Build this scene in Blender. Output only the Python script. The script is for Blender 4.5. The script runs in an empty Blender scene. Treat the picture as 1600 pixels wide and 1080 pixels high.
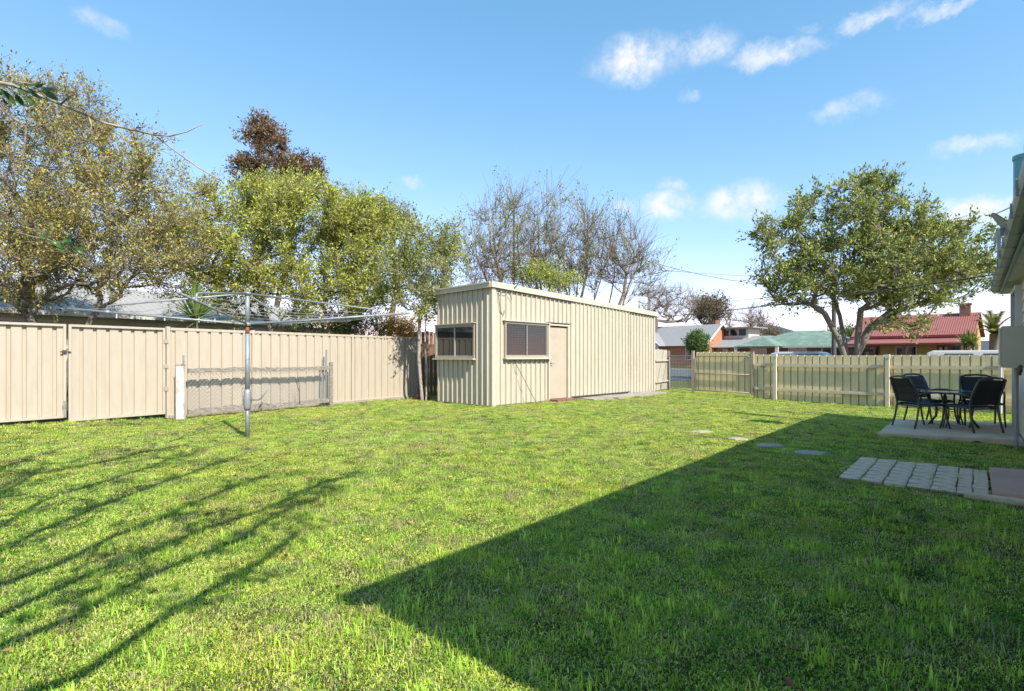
import bpy, math, random
import numpy as np
from mathutils import Vector, Matrix

# ------------------------------------------------------------------ camera, sky, sun, exposure
S = bpy.context.scene
COL = S.collection
CAM_H = 1.25
F = 841.0                      # focal length in photograph pixels (1600 wide)
HZ = 557.0                     # horizon row
cam_d = bpy.data.cameras.new('camera'); cam = bpy.data.objects.new('camera', cam_d); COL.objects.link(cam)
cam.location = (0, 0, CAM_H); cam.rotation_euler = (math.radians(90), 0, 0)
cam_d.sensor_width = 36; cam_d.lens = 36 * F / 1600; cam_d.shift_y = (HZ - 540) / 1600
cam_d.clip_start = 0.05; cam_d.clip_end = 20000
S.camera = cam
S.render.resolution_x = 1024; S.render.resolution_y = 691

SUN_EL = math.radians(42.0)
SUN_H = Vector((.59, -.807)).normalized()
SUN_DIR = Vector((SUN_H.x * math.cos(SUN_EL), SUN_H.y * math.cos(SUN_EL), math.sin(SUN_EL)))
sd = bpy.data.lights.new('sun', 'SUN'); sun = bpy.data.objects.new('sun', sd); COL.objects.link(sun)
sd.energy = 2.0; sd.angle = math.radians(.53); sd.color = (1, .95, .86)
sun.rotation_euler = SUN_DIR.to_track_quat('Z', 'Y').to_euler(); sun.location = (10, -10, 20)

W = bpy.data.worlds.new('World'); S.world = W; W.use_nodes = True
def build_world():
    nt = W.node_tree; nt.nodes.clear(); N = nt.nodes.new; L = nt.links.new
    out = N('ShaderNodeOutputWorld'); bg = N('ShaderNodeBackground'); bg.inputs[1].default_value = .15
    sky = N('ShaderNodeTexSky'); sky.sky_type = 'NISHITA'; sky.sun_disc = False
    sky.sun_elevation = SUN_EL; sky.sun_rotation = math.atan2(SUN_H.x, SUN_H.y)
    sky.altitude = 300; sky.air_density = 1.0; sky.dust_density = .1; sky.ozone_density = 2.6
    tc = N('ShaderNodeTexCoord')
    # small fair weather clouds, each an elliptical patch of sky broken up by noise
    nz = N('ShaderNodeTexNoise'); nz.inputs['Scale'].default_value = 16; nz.inputs['Detail'].default_value = 7
    nz.inputs['Roughness'].default_value = .7
    L(tc.outputs['Generated'], nz.inputs['Vector'])
    wob = N('ShaderNodeVectorMath'); wob.operation = 'SUBTRACT'; wob.inputs[1].default_value = (.5, .5, .5)
    L(nz.outputs['Color'], wob.inputs[0])
    wsc = N('ShaderNodeVectorMath'); wsc.operation = 'SCALE'; wsc.inputs[3].default_value = .055
    L(wob.outputs[0], wsc.inputs[0])
    dirv = N('ShaderNodeVectorMath'); dirv.operation = 'ADD'
    L(tc.outputs['Generated'], dirv.inputs[0]); L(wsc.outputs[0], dirv.inputs[1])
    cl = [(995, 95, 66, 28, .95), (1104, 76, 42, 24, .75), (1210, 84, 64, 14, .75), (1372, 20, 44, 12, .75), (1465, 12, 44, 10, .75),
          (1325, 170, 40, 16, .55), (1530, 222, 44, 15, .7), (1048, 322, 42, 20, .95), (1155, 318, 52, 26, 1.0),
          (1055, 290, 22, 10, .5), (975, 325, 18, 10, .6), (1510, 338, 85, 24, .95), (150, 33, 28, 13, .4), (640, 287, 16, 8, .4),
          (1265, 42, 20, 8, .35), (1080, 150, 14, 7, .35), (1145, 440, 60, 14, .4), (1000, 470, 110, 24, .35), (200, 445, 130, 30, .5)]
    acc = None
    for px, py, a, b, amp in cl:
        c = Vector(((px - 800) / F, 1, (HZ - py) / F)); ln = c.length; c.normalize()
        s = N('ShaderNodeVectorMath'); s.operation = 'SUBTRACT'; s.inputs[1].default_value = c; L(dirv.outputs[0], s.inputs[0])
        m = N('ShaderNodeVectorMath'); m.operation = 'MULTIPLY'
        ka = F * ln / a; kb = F * ln / b; m.inputs[1].default_value = (ka, ka * .8, kb); L(s.outputs[0], m.inputs[0])
        l = N('ShaderNodeVectorMath'); l.operation = 'LENGTH'; L(m.outputs[0], l.inputs[0])
        r = N('ShaderNodeMapRange'); r.interpolation_type = 'SMOOTHSTEP'
        r.inputs[1].default_value = 1.45; r.inputs[2].default_value = .25; r.inputs[3].default_value = 0; r.inputs[4].default_value = amp
        L(l.outputs['Value'], r.inputs[0])
        if acc is None: acc = r.outputs[0]
        else:
            mx = N('ShaderNodeMath'); mx.operation = 'MAXIMUM'; L(acc, mx.inputs[0]); L(r.outputs[0], mx.inputs[1]); acc = mx.outputs[0]
    n2 = N('ShaderNodeTexNoise'); n2.inputs['Scale'].default_value = 26; n2.inputs['Detail'].default_value = 8; n2.inputs['Roughness'].default_value = .65
    L(tc.outputs['Generated'], n2.inputs['Vector'])
    r2 = N('ShaderNodeMapRange'); r2.inputs[1].default_value = .30; r2.inputs[2].default_value = .60; L(n2.outputs['Fac'], r2.inputs[0])
    mm = N('ShaderNodeMath'); mm.operation = 'MULTIPLY'; L(acc, mm.inputs[0]); L(r2.outputs[0], mm.inputs[1])
    mix = N('ShaderNodeMix'); mix.data_type = 'RGBA'; L(mm.outputs[0], mix.inputs[0])
    sx = N('ShaderNodeSeparateColor'); L(sky.outputs[0], sx.inputs[0]); cx = N('ShaderNodeCombineColor')     # grade of the sky: deeper blue aloft
    for i, (pw, k) in enumerate(((1.12, .365), (.74, .55), (.78, .58))):
        p_ = N('ShaderNodeMath'); p_.operation = 'POWER'; p_.inputs[1].default_value = pw; L(sx.outputs[i], p_.inputs[0])
        m_ = N('ShaderNodeMath'); m_.operation = 'MULTIPLY'; m_.inputs[1].default_value = k; L(p_.outputs[0], m_.inputs[0]); L(m_.outputs[0], cx.inputs[i])
    L(cx.outputs[0], mix.inputs[6]); mix.inputs[7].default_value = (1.62, 1.62, 1.64, 1)
    L(mix.outputs[2], bg.inputs[0]); L(bg.outputs[0], out.inputs[0])
build_world()
S.view_settings.view_transform = 'Standard'; S.view_settings.look = 'None'
S.view_settings.gamma = 1; S.view_settings.use_curve_mapping = False
S.view_settings.exposure = 2.1

# ------------------------------------------------------------------ helpers
D1 = np.array([.651, .759]); D1 /= np.linalg.norm(D1)          # long direction of the yard
D2 = np.array([-D1[1], D1[0]])                                  # across the yard, to the left
FN = np.array([.72, .69]); FN /= np.linalg.norm(FN)             # normal of the street fence
FD = np.array([FN[1], -FN[0]])                                  # along the street, to the right
rng = np.random.default_rng(7); random.seed(7)

def sst(a, b, x):
    t = np.clip((x - a) / (b - a), 0, 1); return t * t * (3 - 2 * t)
def terrain(x, y):
    x = np.asarray(x, float); y = np.asarray(y, float)
    p = FN[0] * x + FN[1] * y
    z = -.125 * sst(4.5, 9.5, x) * (1 - sst(18.5, 24, p))
    z = z + .14 * sst(6.3, 8.8, -x) * (1 - sst(16, 26, y))
    z = z + .012 * np.sin(x * 1.3 + .4 * y) * np.sin(y * .9 + 1.1) * sst(2, 4, y) * (1 - sst(14, 18, y))
    return z
def gz(x, y): return float(terrain(x, y))
def at(px, py, Y): return Vector(((px - 800) / F * Y, Y, CAM_H + (HZ - py) / F * Y))
def ground(px, py, z=0.0):
    Y = F * (CAM_H - z) / (py - HZ); return Vector(((px - 800) / F * Y, Y, z))

WL = {}
def link(o, parent=None):
    COL.objects.link(o)
    if parent is not None: o.parent = parent
    return o
def tag(o, label=None, cat=None, group=None, kind=None):
    if label: o['label'] = label
    if cat: o['category'] = cat
    if group: o['group'] = group
    if kind: o['kind'] = kind
    return o
def thing(name, label, cat, loc=(0, 0, 0), group=None):
    o = bpy.data.objects.new(name, None); o.empty_display_size = .2; link(o); o.location = loc
    WL[o] = Vector(loc); return tag(o, label, cat, group)

class MB:
    def __init__(s): s.v = []; s.f = []; s.n = 0; s.c = None; s.smooth = False
    def add(s, V, Fc):
        V = np.asarray(V, float).reshape(-1, 3); b = s.n
        s.v.append(V); s.n += len(V)
        s.f.extend([tuple(int(i) + b for i in f) for f in Fc]); return s
    def box(s, c, sz, ax=None):
        c = np.asarray(c, float); h = np.asarray(sz, float) / 2
        ax = np.eye(3) if ax is None else np.asarray(ax, float)
        P = [c + ax[0] * h[0] * i + ax[1] * h[1] * j + ax[2] * h[2] * k for k in (-1, 1) for j in (-1, 1) for i in (-1, 1)]
        return s.add(P, [(0, 2, 3, 1), (4, 5, 7, 6), (0, 1, 5, 4), (2, 6, 7, 3), (0, 4, 6, 2), (1, 3, 7, 5)])
    def beam(s, p0, p1, w, h, up=(0, 0, 1)):
        p0 = np.asarray(p0, float); p1 = np.asarray(p1, float); d = p1 - p0; L = np.linalg.norm(d); d /= L
        up = np.asarray(up, float)
        if abs(d @ up) > .99: up = np.array([D1[0], D1[1], 0.])
        sd = np.cross(d, up); sd /= np.linalg.norm(sd); u = np.cross(sd, d)
        return s.box((p0 + p1) / 2, (L, w, h), (d, sd, u))
    def tube(s, P, R, n=8, cap=True):
        P = np.asarray(P, float); m = len(P); R = np.broadcast_to(np.asarray(R, float), (m,))
        T = np.gradient(P, axis=0); T /= np.linalg.norm(T, axis=1)[:, None] + 1e-9
        a = np.array([0, 0, 1.]) if abs(T[0][2]) < .9 else np.array([1., 0, 0])
        A = np.cross(T, a); nn = np.linalg.norm(A, axis=1)[:, None]
        A = np.where(nn < .05, np.array([[0, 1., 0]]), A); A /= np.linalg.norm(A, axis=1)[:, None] + 1e-9
        for i in range(1, m):
            x = A[i - 1] - T[i] * (A[i - 1] @ T[i]); l = np.linalg.norm(x); A[i] = x / l if l > 1e-6 else A[i]
        B = np.cross(T, A); th = np.arange(n) * 2 * math.pi / n
        V = P[:, None, :] + R[:, None, None] * (A[:, None, :] * np.cos(th)[None, :, None] + B[:, None, :] * np.sin(th)[None, :, None])
        Fc = [(i * n + j, i * n + (j + 1) % n, (i + 1) * n + (j + 1) % n, (i + 1) * n + j) for i in range(m - 1) for j in range(n)]
        if cap: Fc += [tuple(range(n - 1, -1, -1)), tuple((m - 1) * n + j for j in range(n))]
        return s.add(V.reshape(-1, 3), Fc)
    def prism(s, poly, z0, z1):
        n = len(poly); V = [(x, y, z0) for x, y in poly] + [(x, y, z1) for x, y in poly]
        return s.add(V, [tuple(range(n - 1, -1, -1)), tuple(range(n, 2 * n))] + [(i, (i + 1) % n, n + (i + 1) % n, n + i) for i in range(n)])
    def poly(s, pts): return s.add(pts, [tuple(range(len(pts)))])
    def build(s, name, mat, parent=None, org=None, smooth=None):
        V = np.concatenate(s.v) if s.v else np.zeros((0, 3))
        if org is None:
            lo = V.min(0); hi = V.max(0); org = Vector(((lo[0] + hi[0]) / 2, (lo[1] + hi[1]) / 2, lo[2]))
        org = Vector(org)
        me = bpy.data.meshes.new(name); me.from_pydata((V - np.array(org)).tolist(), [], s.f)
        if s.c is not None:
            a = me.color_attributes.new('Col', 'FLOAT_COLOR', 'POINT'); a.data.foreach_set('color', np.concatenate(s.c).astype(np.float32).ravel())
        me.materials.append(MAT[mat] if isinstance(mat, str) else mat)
        if smooth if smooth is not None else s.smooth: me.polygons.foreach_set('use_smooth', [True] * len(me.polygons))
        o = bpy.data.objects.new(name, me); link(o, parent)
        pl = WL[parent] if parent is not None else Vector((0, 0, 0))
        o.location = org - pl; WL[o] = org
        return o
def struct(name, mb, mat, kind='structure', **k): return tag(mb.build(name, mat, **k), kind=kind)
def copy_tree(o, parent=None):
    c = o.copy(); link(c, parent)
    for ch in list(o.children): copy_tree(ch, c)
    return c

# ------------------------------------------------------------------ materials
MAT = {}
def mat(name, col, rough=.6, var=.12, scale=6., bump=.0, bscale=40., metal=0., col2=None, mixlo=.45, mixhi=.65, spec=.5, stretch=None):
    m = bpy.data.materials.new(name); m.use_nodes = True; nt = m.node_tree; N = nt.nodes.new; L = nt.links.new
    p = nt.nodes['Principled BSDF']; p.inputs['Roughness'].default_value = rough; p.inputs['Metallic'].default_value = metal
    p.inputs['Specular IOR Level'].default_value = spec
    tc = N('ShaderNodeTexCoord'); src = tc.outputs['Object']
    if stretch:
        mp = N('ShaderNodeMapping'); mp.inputs['Scale'].default_value = stretch; L(src, mp.inputs[0]); src = mp.outputs[0]
    nz = N('ShaderNodeTexNoise'); nz.inputs['Scale'].default_value = scale; nz.inputs['Detail'].default_value = 6; nz.inputs['Roughness'].default_value = .62
    L(src, nz.inputs['Vector'])
    c2 = col2 if col2 else tuple(c * (1 - var * 2) for c in col)
    mr = N('ShaderNodeMapRange'); mr.inputs[1].default_value = mixlo if col2 else .3; mr.inputs[2].default_value = mixhi if col2 else .75; L(nz.outputs['Fac'], mr.inputs[0])
    mx = N('ShaderNodeMix'); mx.data_type = 'RGBA'; mx.inputs[6].default_value = (*col, 1); mx.inputs[7].default_value = (*c2, 1)
    L(mr.outputs[0], mx.inputs[0]); L(mx.outputs[2], p.inputs['Base Color'])
    if bump:
        b = N('ShaderNodeTexNoise'); b.inputs['Scale'].default_value = bscale; b.inputs['Detail'].default_value = 5; L(src, b.inputs['Vector'])
        bn = N('ShaderNodeBump'); bn.inputs['Strength'].default_value = bump; bn.inputs['Distance'].default_value = .01
        L(b.outputs['Fac'], bn.inputs['Height']); L(bn.outputs[0], p.inputs['Normal'])
    MAT[name] = m; return m
def leafmat(name, trans=.35, rough=.5, tint=(1, 1, 1), patch=None):
    m = bpy.data.materials.new(name); m.use_nodes = True; nt = m.node_tree; N = nt.nodes.new; L = nt.links.new
    p = nt.nodes['Principled BSDF']; out = nt.nodes['Material Output']; p.inputs['Roughness'].default_value = rough
    p.inputs['Specular IOR Level'].default_value = .12 if patch else .3
    a = N('ShaderNodeAttribute'); a.attribute_name = 'Col'; c = a.outputs['Color']
    if patch:       # slow colour drift over the lawn: lusher and drier patches
        g = N('ShaderNodeNewGeometry')
        for sc, colr, lo, hi, amt in patch:
            nz = N('ShaderNodeTexNoise'); nz.inputs['Scale'].default_value = sc; nz.inputs['Detail'].default_value = 4; L(g.outputs['Position'], nz.inputs['Vector'])
            r = N('ShaderNodeMapRange'); r.inputs[1].default_value = lo; r.inputs[2].default_value = hi; r.inputs[4].default_value = amt; L(nz.outputs['Fac'], r.inputs[0])
            mx = N('ShaderNodeMix'); mx.data_type = 'RGBA'; mx.blend_type = 'MULTIPLY'; L(r.outputs[0], mx.inputs[0]); L(c, mx.inputs[6]); mx.inputs[7].default_value = (*colr, 1); c = mx.outputs[2]
    if patch:
        oi = N('ShaderNodeObjectInfo'); rr = N('ShaderNodeMapRange'); rr.inputs[3].default_value = .72; rr.inputs[4].default_value = 1.34; L(oi.outputs['Random'], rr.inputs[0])
        vm = N('ShaderNodeVectorMath'); vm.operation = 'SCALE'; L(c, vm.inputs[0]); L(rr.outputs[0], vm.inputs[3]); c = vm.outputs[0]
    L(c, p.inputs['Base Color'])
    t = N('ShaderNodeBsdfTranslucent'); L(c, t.inputs['Color'])
    ms = N('ShaderNodeMixShader'); ms.inputs[0].default_value = trans; L(p.outputs[0], ms.inputs[1]); L(t.outputs[0], ms.inputs[2]); L(ms.outputs[0], out.inputs[0])
    MAT[name] = m; return m
mat('cream_steel', (.43, .37, .285), .42, .04, 2.2, .04, 8, col2=(.385, .32, .24), mixlo=.45, mixhi=.8, stretch=(4, 4, .7))
mat('cream_steel_dark', (.36, .30, .22), .45, .06, 3)
mat('shed_steel', (.455, .41, .315), .4, .05, 2.2, .04, 8, col2=(.385, .34, .25), mixlo=.45, mixhi=.8, stretch=(4, 4, .6))
mat('shed_trim', (.50, .45, .35), .4, .05, 3)
mat('shed_door', (.42, .35, .265), .5, .05, 2, col2=(.37, .305, .225))
mat('fence_steel', (.64, .55, .32), .45, .08, 2.5, .03, 10, col2=(.53, .45, .25), mixlo=.4, mixhi=.75, stretch=(3, 3, .8))
mat('fence_timber', (.66, .57, .40), .75, .15, 9, .3, 40, stretch=(1, 1, 1))
mat('white_post', (.60, .56, .50), .7, .1, 8, .2, 40, col2=(.40, .35, .29))
mat('galv', (.30, .31, .32), .5, .12, 14, .05, 60, metal=.35)
mat('rust', (.30, .11, .05), .8, .2, 30, .2, 60)
mat('wire', (.55, .56, .57), .4, .1, 10, metal=.5)
mat('dark_metal', (.05, .05, .05), .5, .1, 10)
mat('old_timber', (.17, .145, .12), .85, .2, 12, .6, 50, col2=(.38, .34, .28), stretch=(1, 1, 6))
mat('concrete', (.72, .54, .38), .85, .12, 4, .35, 60, col2=(.52, .37, .25), mixlo=.4, mixhi=.75)
mat('concrete_light', (.33, .29, .235), .85, .12, 5, .3, 60, col2=(.25, .215, .165))
mat('concrete_pink', (.58, .34, .26), .8, .1, 4, .2, 70)
mat('paver', (.76, .56, .40), .85, .15, 9, .6, 60, col2=(.36, .25, .17), mixlo=.4, mixhi=.7)
mat('stone', (.42, .35, .27), .85, .15, 9, .4, 60)
mat('brick_red', (.27, .12, .08), .85, .15, 12, .3, 60)
mat('brick_orange', (.46, .19, .10), .85, .12, 9, .2, 40)
mat('brick_brown', (.26, .13, .09), .85, .15, 12, .2, 40)
mat('bark', (.20, .165, .13), .9, .2, 14, .6, 50, col2=(.10, .085, .07))
mat('bark_pale', (.34, .29, .24), .9, .2, 14, .5, 50, col2=(.16, .13, .11))
mat('bark_warm', (.22, .165, .115), .9, .2, 14, .4, 50, col2=(.12, .09, .065))
mat('bark_dark', (.085, .07, .06), .9, .2, 14, .5, 50)
mat('fascia_green', (.20, .26, .25), .4, .06, 4)
mat('gutter', (.26, .28, .25), .38, .08, 5)
mat('flue_green', (.10, .30, .32), .35, .1, 6)
mat('soffit', (.62, .55, .33), .7, .06, 4)
mat('soffit_board', (.55, .55, .48), .7, .06, 4)
mat('weatherboard', (.66, .58, .46), .65, .06, 5, .15, 30)
mat('meter_box', (.50, .44, .33), .5, .05, 4)
mat('sling_black', (.022, .023, .026), .75, .2, 60, .3, 300)
mat('sling_blue', (.03, .04, .075), .7, .2, 60, .3, 300)
mat('chair_metal', (.115, .10, .085), .38, .1, 20, metal=.6)
mat('glass_dark', (.018, .022, .022), .04, .1, 3, spec=.9)
mat('glass_table', (.03, .035, .035), .06, .1, 3, spec=.8)
mat('alu', (.42, .41, .38), .4, .06, 8, metal=.3)
mat('roof_white', (.30, .29, .27), .8, .05, 3)
mat('roof_grey', (.24, .24, .24), .7, .07, 2)
mat('roof_green', (.13, .185, .135), .45, .1, 1.2, col2=(.21, .28, .205))
mat('roof_red', (.25, .085, .07), .75, .08, 1.5)
mat('trim_red', (.20, .03, .03), .5)
mat('wall_yellow', (.45, .31, .10), .7, .06, 3)
mat('wall_cream', (.55, .50, .40), .7, .06, 3)
mat('paint_white', (.55, .54, .51), .5, .04, 4)
mat('paint_dark', (.04, .04, .045), .5, .04, 4)
mat('car_white', (.5, .5, .5), .25, .02, 3)
mat('tyre', (.02, .02, .02), .8)
mat('asphalt', (.055, .055, .058), .9, .15, 1.2, .4, 80, col2=(.085, .083, .08))
mat('gravel', (.24, .20, .16), .95, .2, 3, .6, 60, col2=(.13, .11, .085))
mat('kerb', (.40, .38, .35), .85, .1, 4)
mat('pole_timber', (.10, .085, .075), .9, .2, 10, .4, 40)
mat('hill', (.035, .05, .062), .95, .2, .006, col2=(.05, .065, .07))
mat('wheel_rim', (.5, .5, .52), .3, metal=.7)
mat('flower_yellow', (.85, .62, .02), .6)
mat('timber_brown', (.19, .11, .065), .85, .2, 9, .4, 40)
leafmat('leaf', .32); leafmat('leaf_gloss', .2, .35)
leafmat('grass', .45, .6, patch=[(.55, (1.12, 1.0, .9), .45, .7, .9), (2.3, (.66, .8, .8), .5, .7, .85), (1.1, (1.18, 1.0, 1.05), .56, .75, .8)])

def ground_material():
    m = bpy.data.materials.new('turf_soil'); m.use_nodes = True; nt = m.node_tree; N = nt.nodes.new; L = nt.links.new
    p = nt.nodes['Principled BSDF']; p.inputs['Roughness'].default_value = .95; p.inputs['Specular IOR Level'].default_value = .1
    g = N('ShaderNodeNewGeometry'); 
    def noise(s, d=6):
        n = N('ShaderNodeTexNoise'); n.inputs['Scale'].default_value = s; n.inputs['Detail'].default_value = d; n.inputs['Roughness'].default_value = .7; L(g.outputs['Position'], n.inputs['Vector']); return n
    a = noise(22); b = noise(1.3); c = noise(120, 3)
    r = N('ShaderNodeValToRGB'); r.color_ramp.elements[0].position = .32; r.color_ramp.elements[0].color = (.045, .032, .020, 1)
    r.color_ramp.elements[1].position = .7; r.color_ramp.elements[1].color = (.10, .15, .022, 1)
    e = r.color_ramp.elements.new(.5); e.color = (.07, .085, .02, 1)
    L(a.outputs['Fac'], r.inputs[0])
    r2 = N('ShaderNodeMapRange'); r2.inputs[1].default_value = .5; r2.inputs[2].default_value = .72; r2.inputs[4].default_value = .7; L(b.outputs['Fac'], r2.inputs[0])
    mx = N('ShaderNodeMix'); mx.data_type = 'RGBA'; L(r2.outputs[0], mx.inputs[0]); L(r.outputs[0], mx.inputs[6]); mx.inputs[7].default_value = (.13, .105, .06, 1)
    L(mx.outputs[2], p.inputs['Base Color'])
    bn = N('ShaderNodeBump'); bn.inputs['Strength'].default_value = .8; bn.inputs['Distance'].default_value = .02; L(c.outputs['Fac'], bn.inputs['Height']); L(bn.outputs[0], p.inputs['Normal'])
    MAT['turf_soil'] = m
ground_material()

# ------------------------------------------------------------------ ground, street, hills
def make_ground():
    def axis(lo, hi, st): 
        a = list(np.arange(lo, hi + 1e-6, st)); x = st; h = hi; l = lo; up = []; dn = []
        while h < 6000: x *= 1.5; h += x; l -= x; up.append(h); dn.append(l)
        return np.array(dn[::-1] + a + up)
    xs = axis(-16, 16, .4); ys = axis(-6, 26, .4)
    X, Y = np.meshgrid(xs, ys); Z = terrain(X, Y); nx = len(xs); ny = len(ys)
    mb = MB(); mb.add(np.stack([X, Y, Z], -1).reshape(-1, 3), [(j * nx + i, j * nx + i + 1, (j + 1) * nx + i + 1, (j + 1) * nx + i) for j in range(ny - 1) for i in range(nx - 1)])
    mb.smooth = True; struct('ground', mb, 'turf_soil', org=(0, 0, 0))
make_ground()
def strip(name, p0, p1, m, z, a=-70, b=110, h=None):
    mb = MB(); q = [FN * p0 + FD * a, FN * p1 + FD * a, FN * p1 + FD * b, FN * p0 + FD * b]
    if h: mb.prism([tuple(x) for x in q], 0.0, h)
    else: mb.poly([(x[0], x[1], z) for x in q])
    return struct(name, mb, m, org=(FN[0] * p0, FN[1] * p0, 0))
strip('gravel_shoulder', 25.5, 29.2, 'gravel', .006)
strip('road', 29.0, 44.0, 'asphalt', .012)
strip('kerb', 44.0, 44.35, 'kerb', 0, h=.13)
strip('footpath', 46.5, 48.0, 'concrete_light', .01)
def hills():
    mb = MB(); n = 160; xs = np.linspace(-3500, 5200, n); Y = 3200.
    r = np.random.default_rng(3); base = np.zeros(n)
    for k in range(1, 9): base += np.sin(xs / 5200 * math.pi * 2 * k * 1.7 + r.random() * 6.3) / k ** .9
    base = (base - base.min()) / (base.max() - base.min())
    for cx, w, h in ((1560, 190, 150), (1150, 500, 60), (500, 260, 95), (2400, 700, 60)): base = base + np.exp(-((xs - cx) / w) ** 2) * h / 90
    h = 40 + base * 52
    rows = [(Y - 900, 0.0), (Y - 400, .55), (Y, 1.), (Y + 900, 0.)]
    V = []
    for i, (yy, k) in enumerate(rows):
        for j in range(n): V.append((xs[j], yy, h[j] * k * (1 + (.06 * math.sin(j * 1.9 + i) if 0 < k else 0)) - 2))
    mb.add(V, [(i * n + j, i * n + j + 1, (i + 1) * n + j + 1, (i + 1) * n + j) for i in range(3) for j in range(n - 1)]); mb.smooth = True
    struct('hills', mb, 'hill', org=(0, Y, 0))
hills()

# ------------------------------------------------------------------ ribbed sheets
def ribbed(mb, P0, dvec, nvec, L, zb, zt, pitch, rib, depth, slope=.014, start=0., out=1):
    """vertical ribbed sheet from P0 along dvec for L; pans at 0, ribs raised by depth along nvec; zb/zt numbers or functions of u"""
    us = [0.]; ds = [0.]; u = start
    fb = zb if callable(zb) else (lambda t: zb); ft = zt if callable(zt) else (lambda t: zt)
    pts = []
    k = 0
    while u < L:
        for a, d in ((u, 0), (u + slope, 1), (u + slope + rib, 1), (u + 2 * slope + rib, 0)):
            if 0 <= a <= L: pts.append((a, d * depth))
        u += pitch
    if not pts or pts[0][0] > 1e-4: pts.insert(0, (0., 0.))
    if pts[-1][0] < L - 1e-4: pts.append((L, pts[-1][1] if pts[-1][1] and False else 0.))
    P0 = np.asarray(P0, float); V = []
    for a, d in pts:
        b = P0[:2] + dvec * a + nvec * d * out
        V.append((b[0], b[1], fb(a))); V.append((b[0], b[1], ft(a)))
    n = len(pts); mb.add(V, [(2 * i, 2 * i + 2, 2 * i + 3, 2 * i + 1) for i in range(n - 1)])
    return mb

def v3(p, z): return np.array([p[0], p[1], z])

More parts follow.
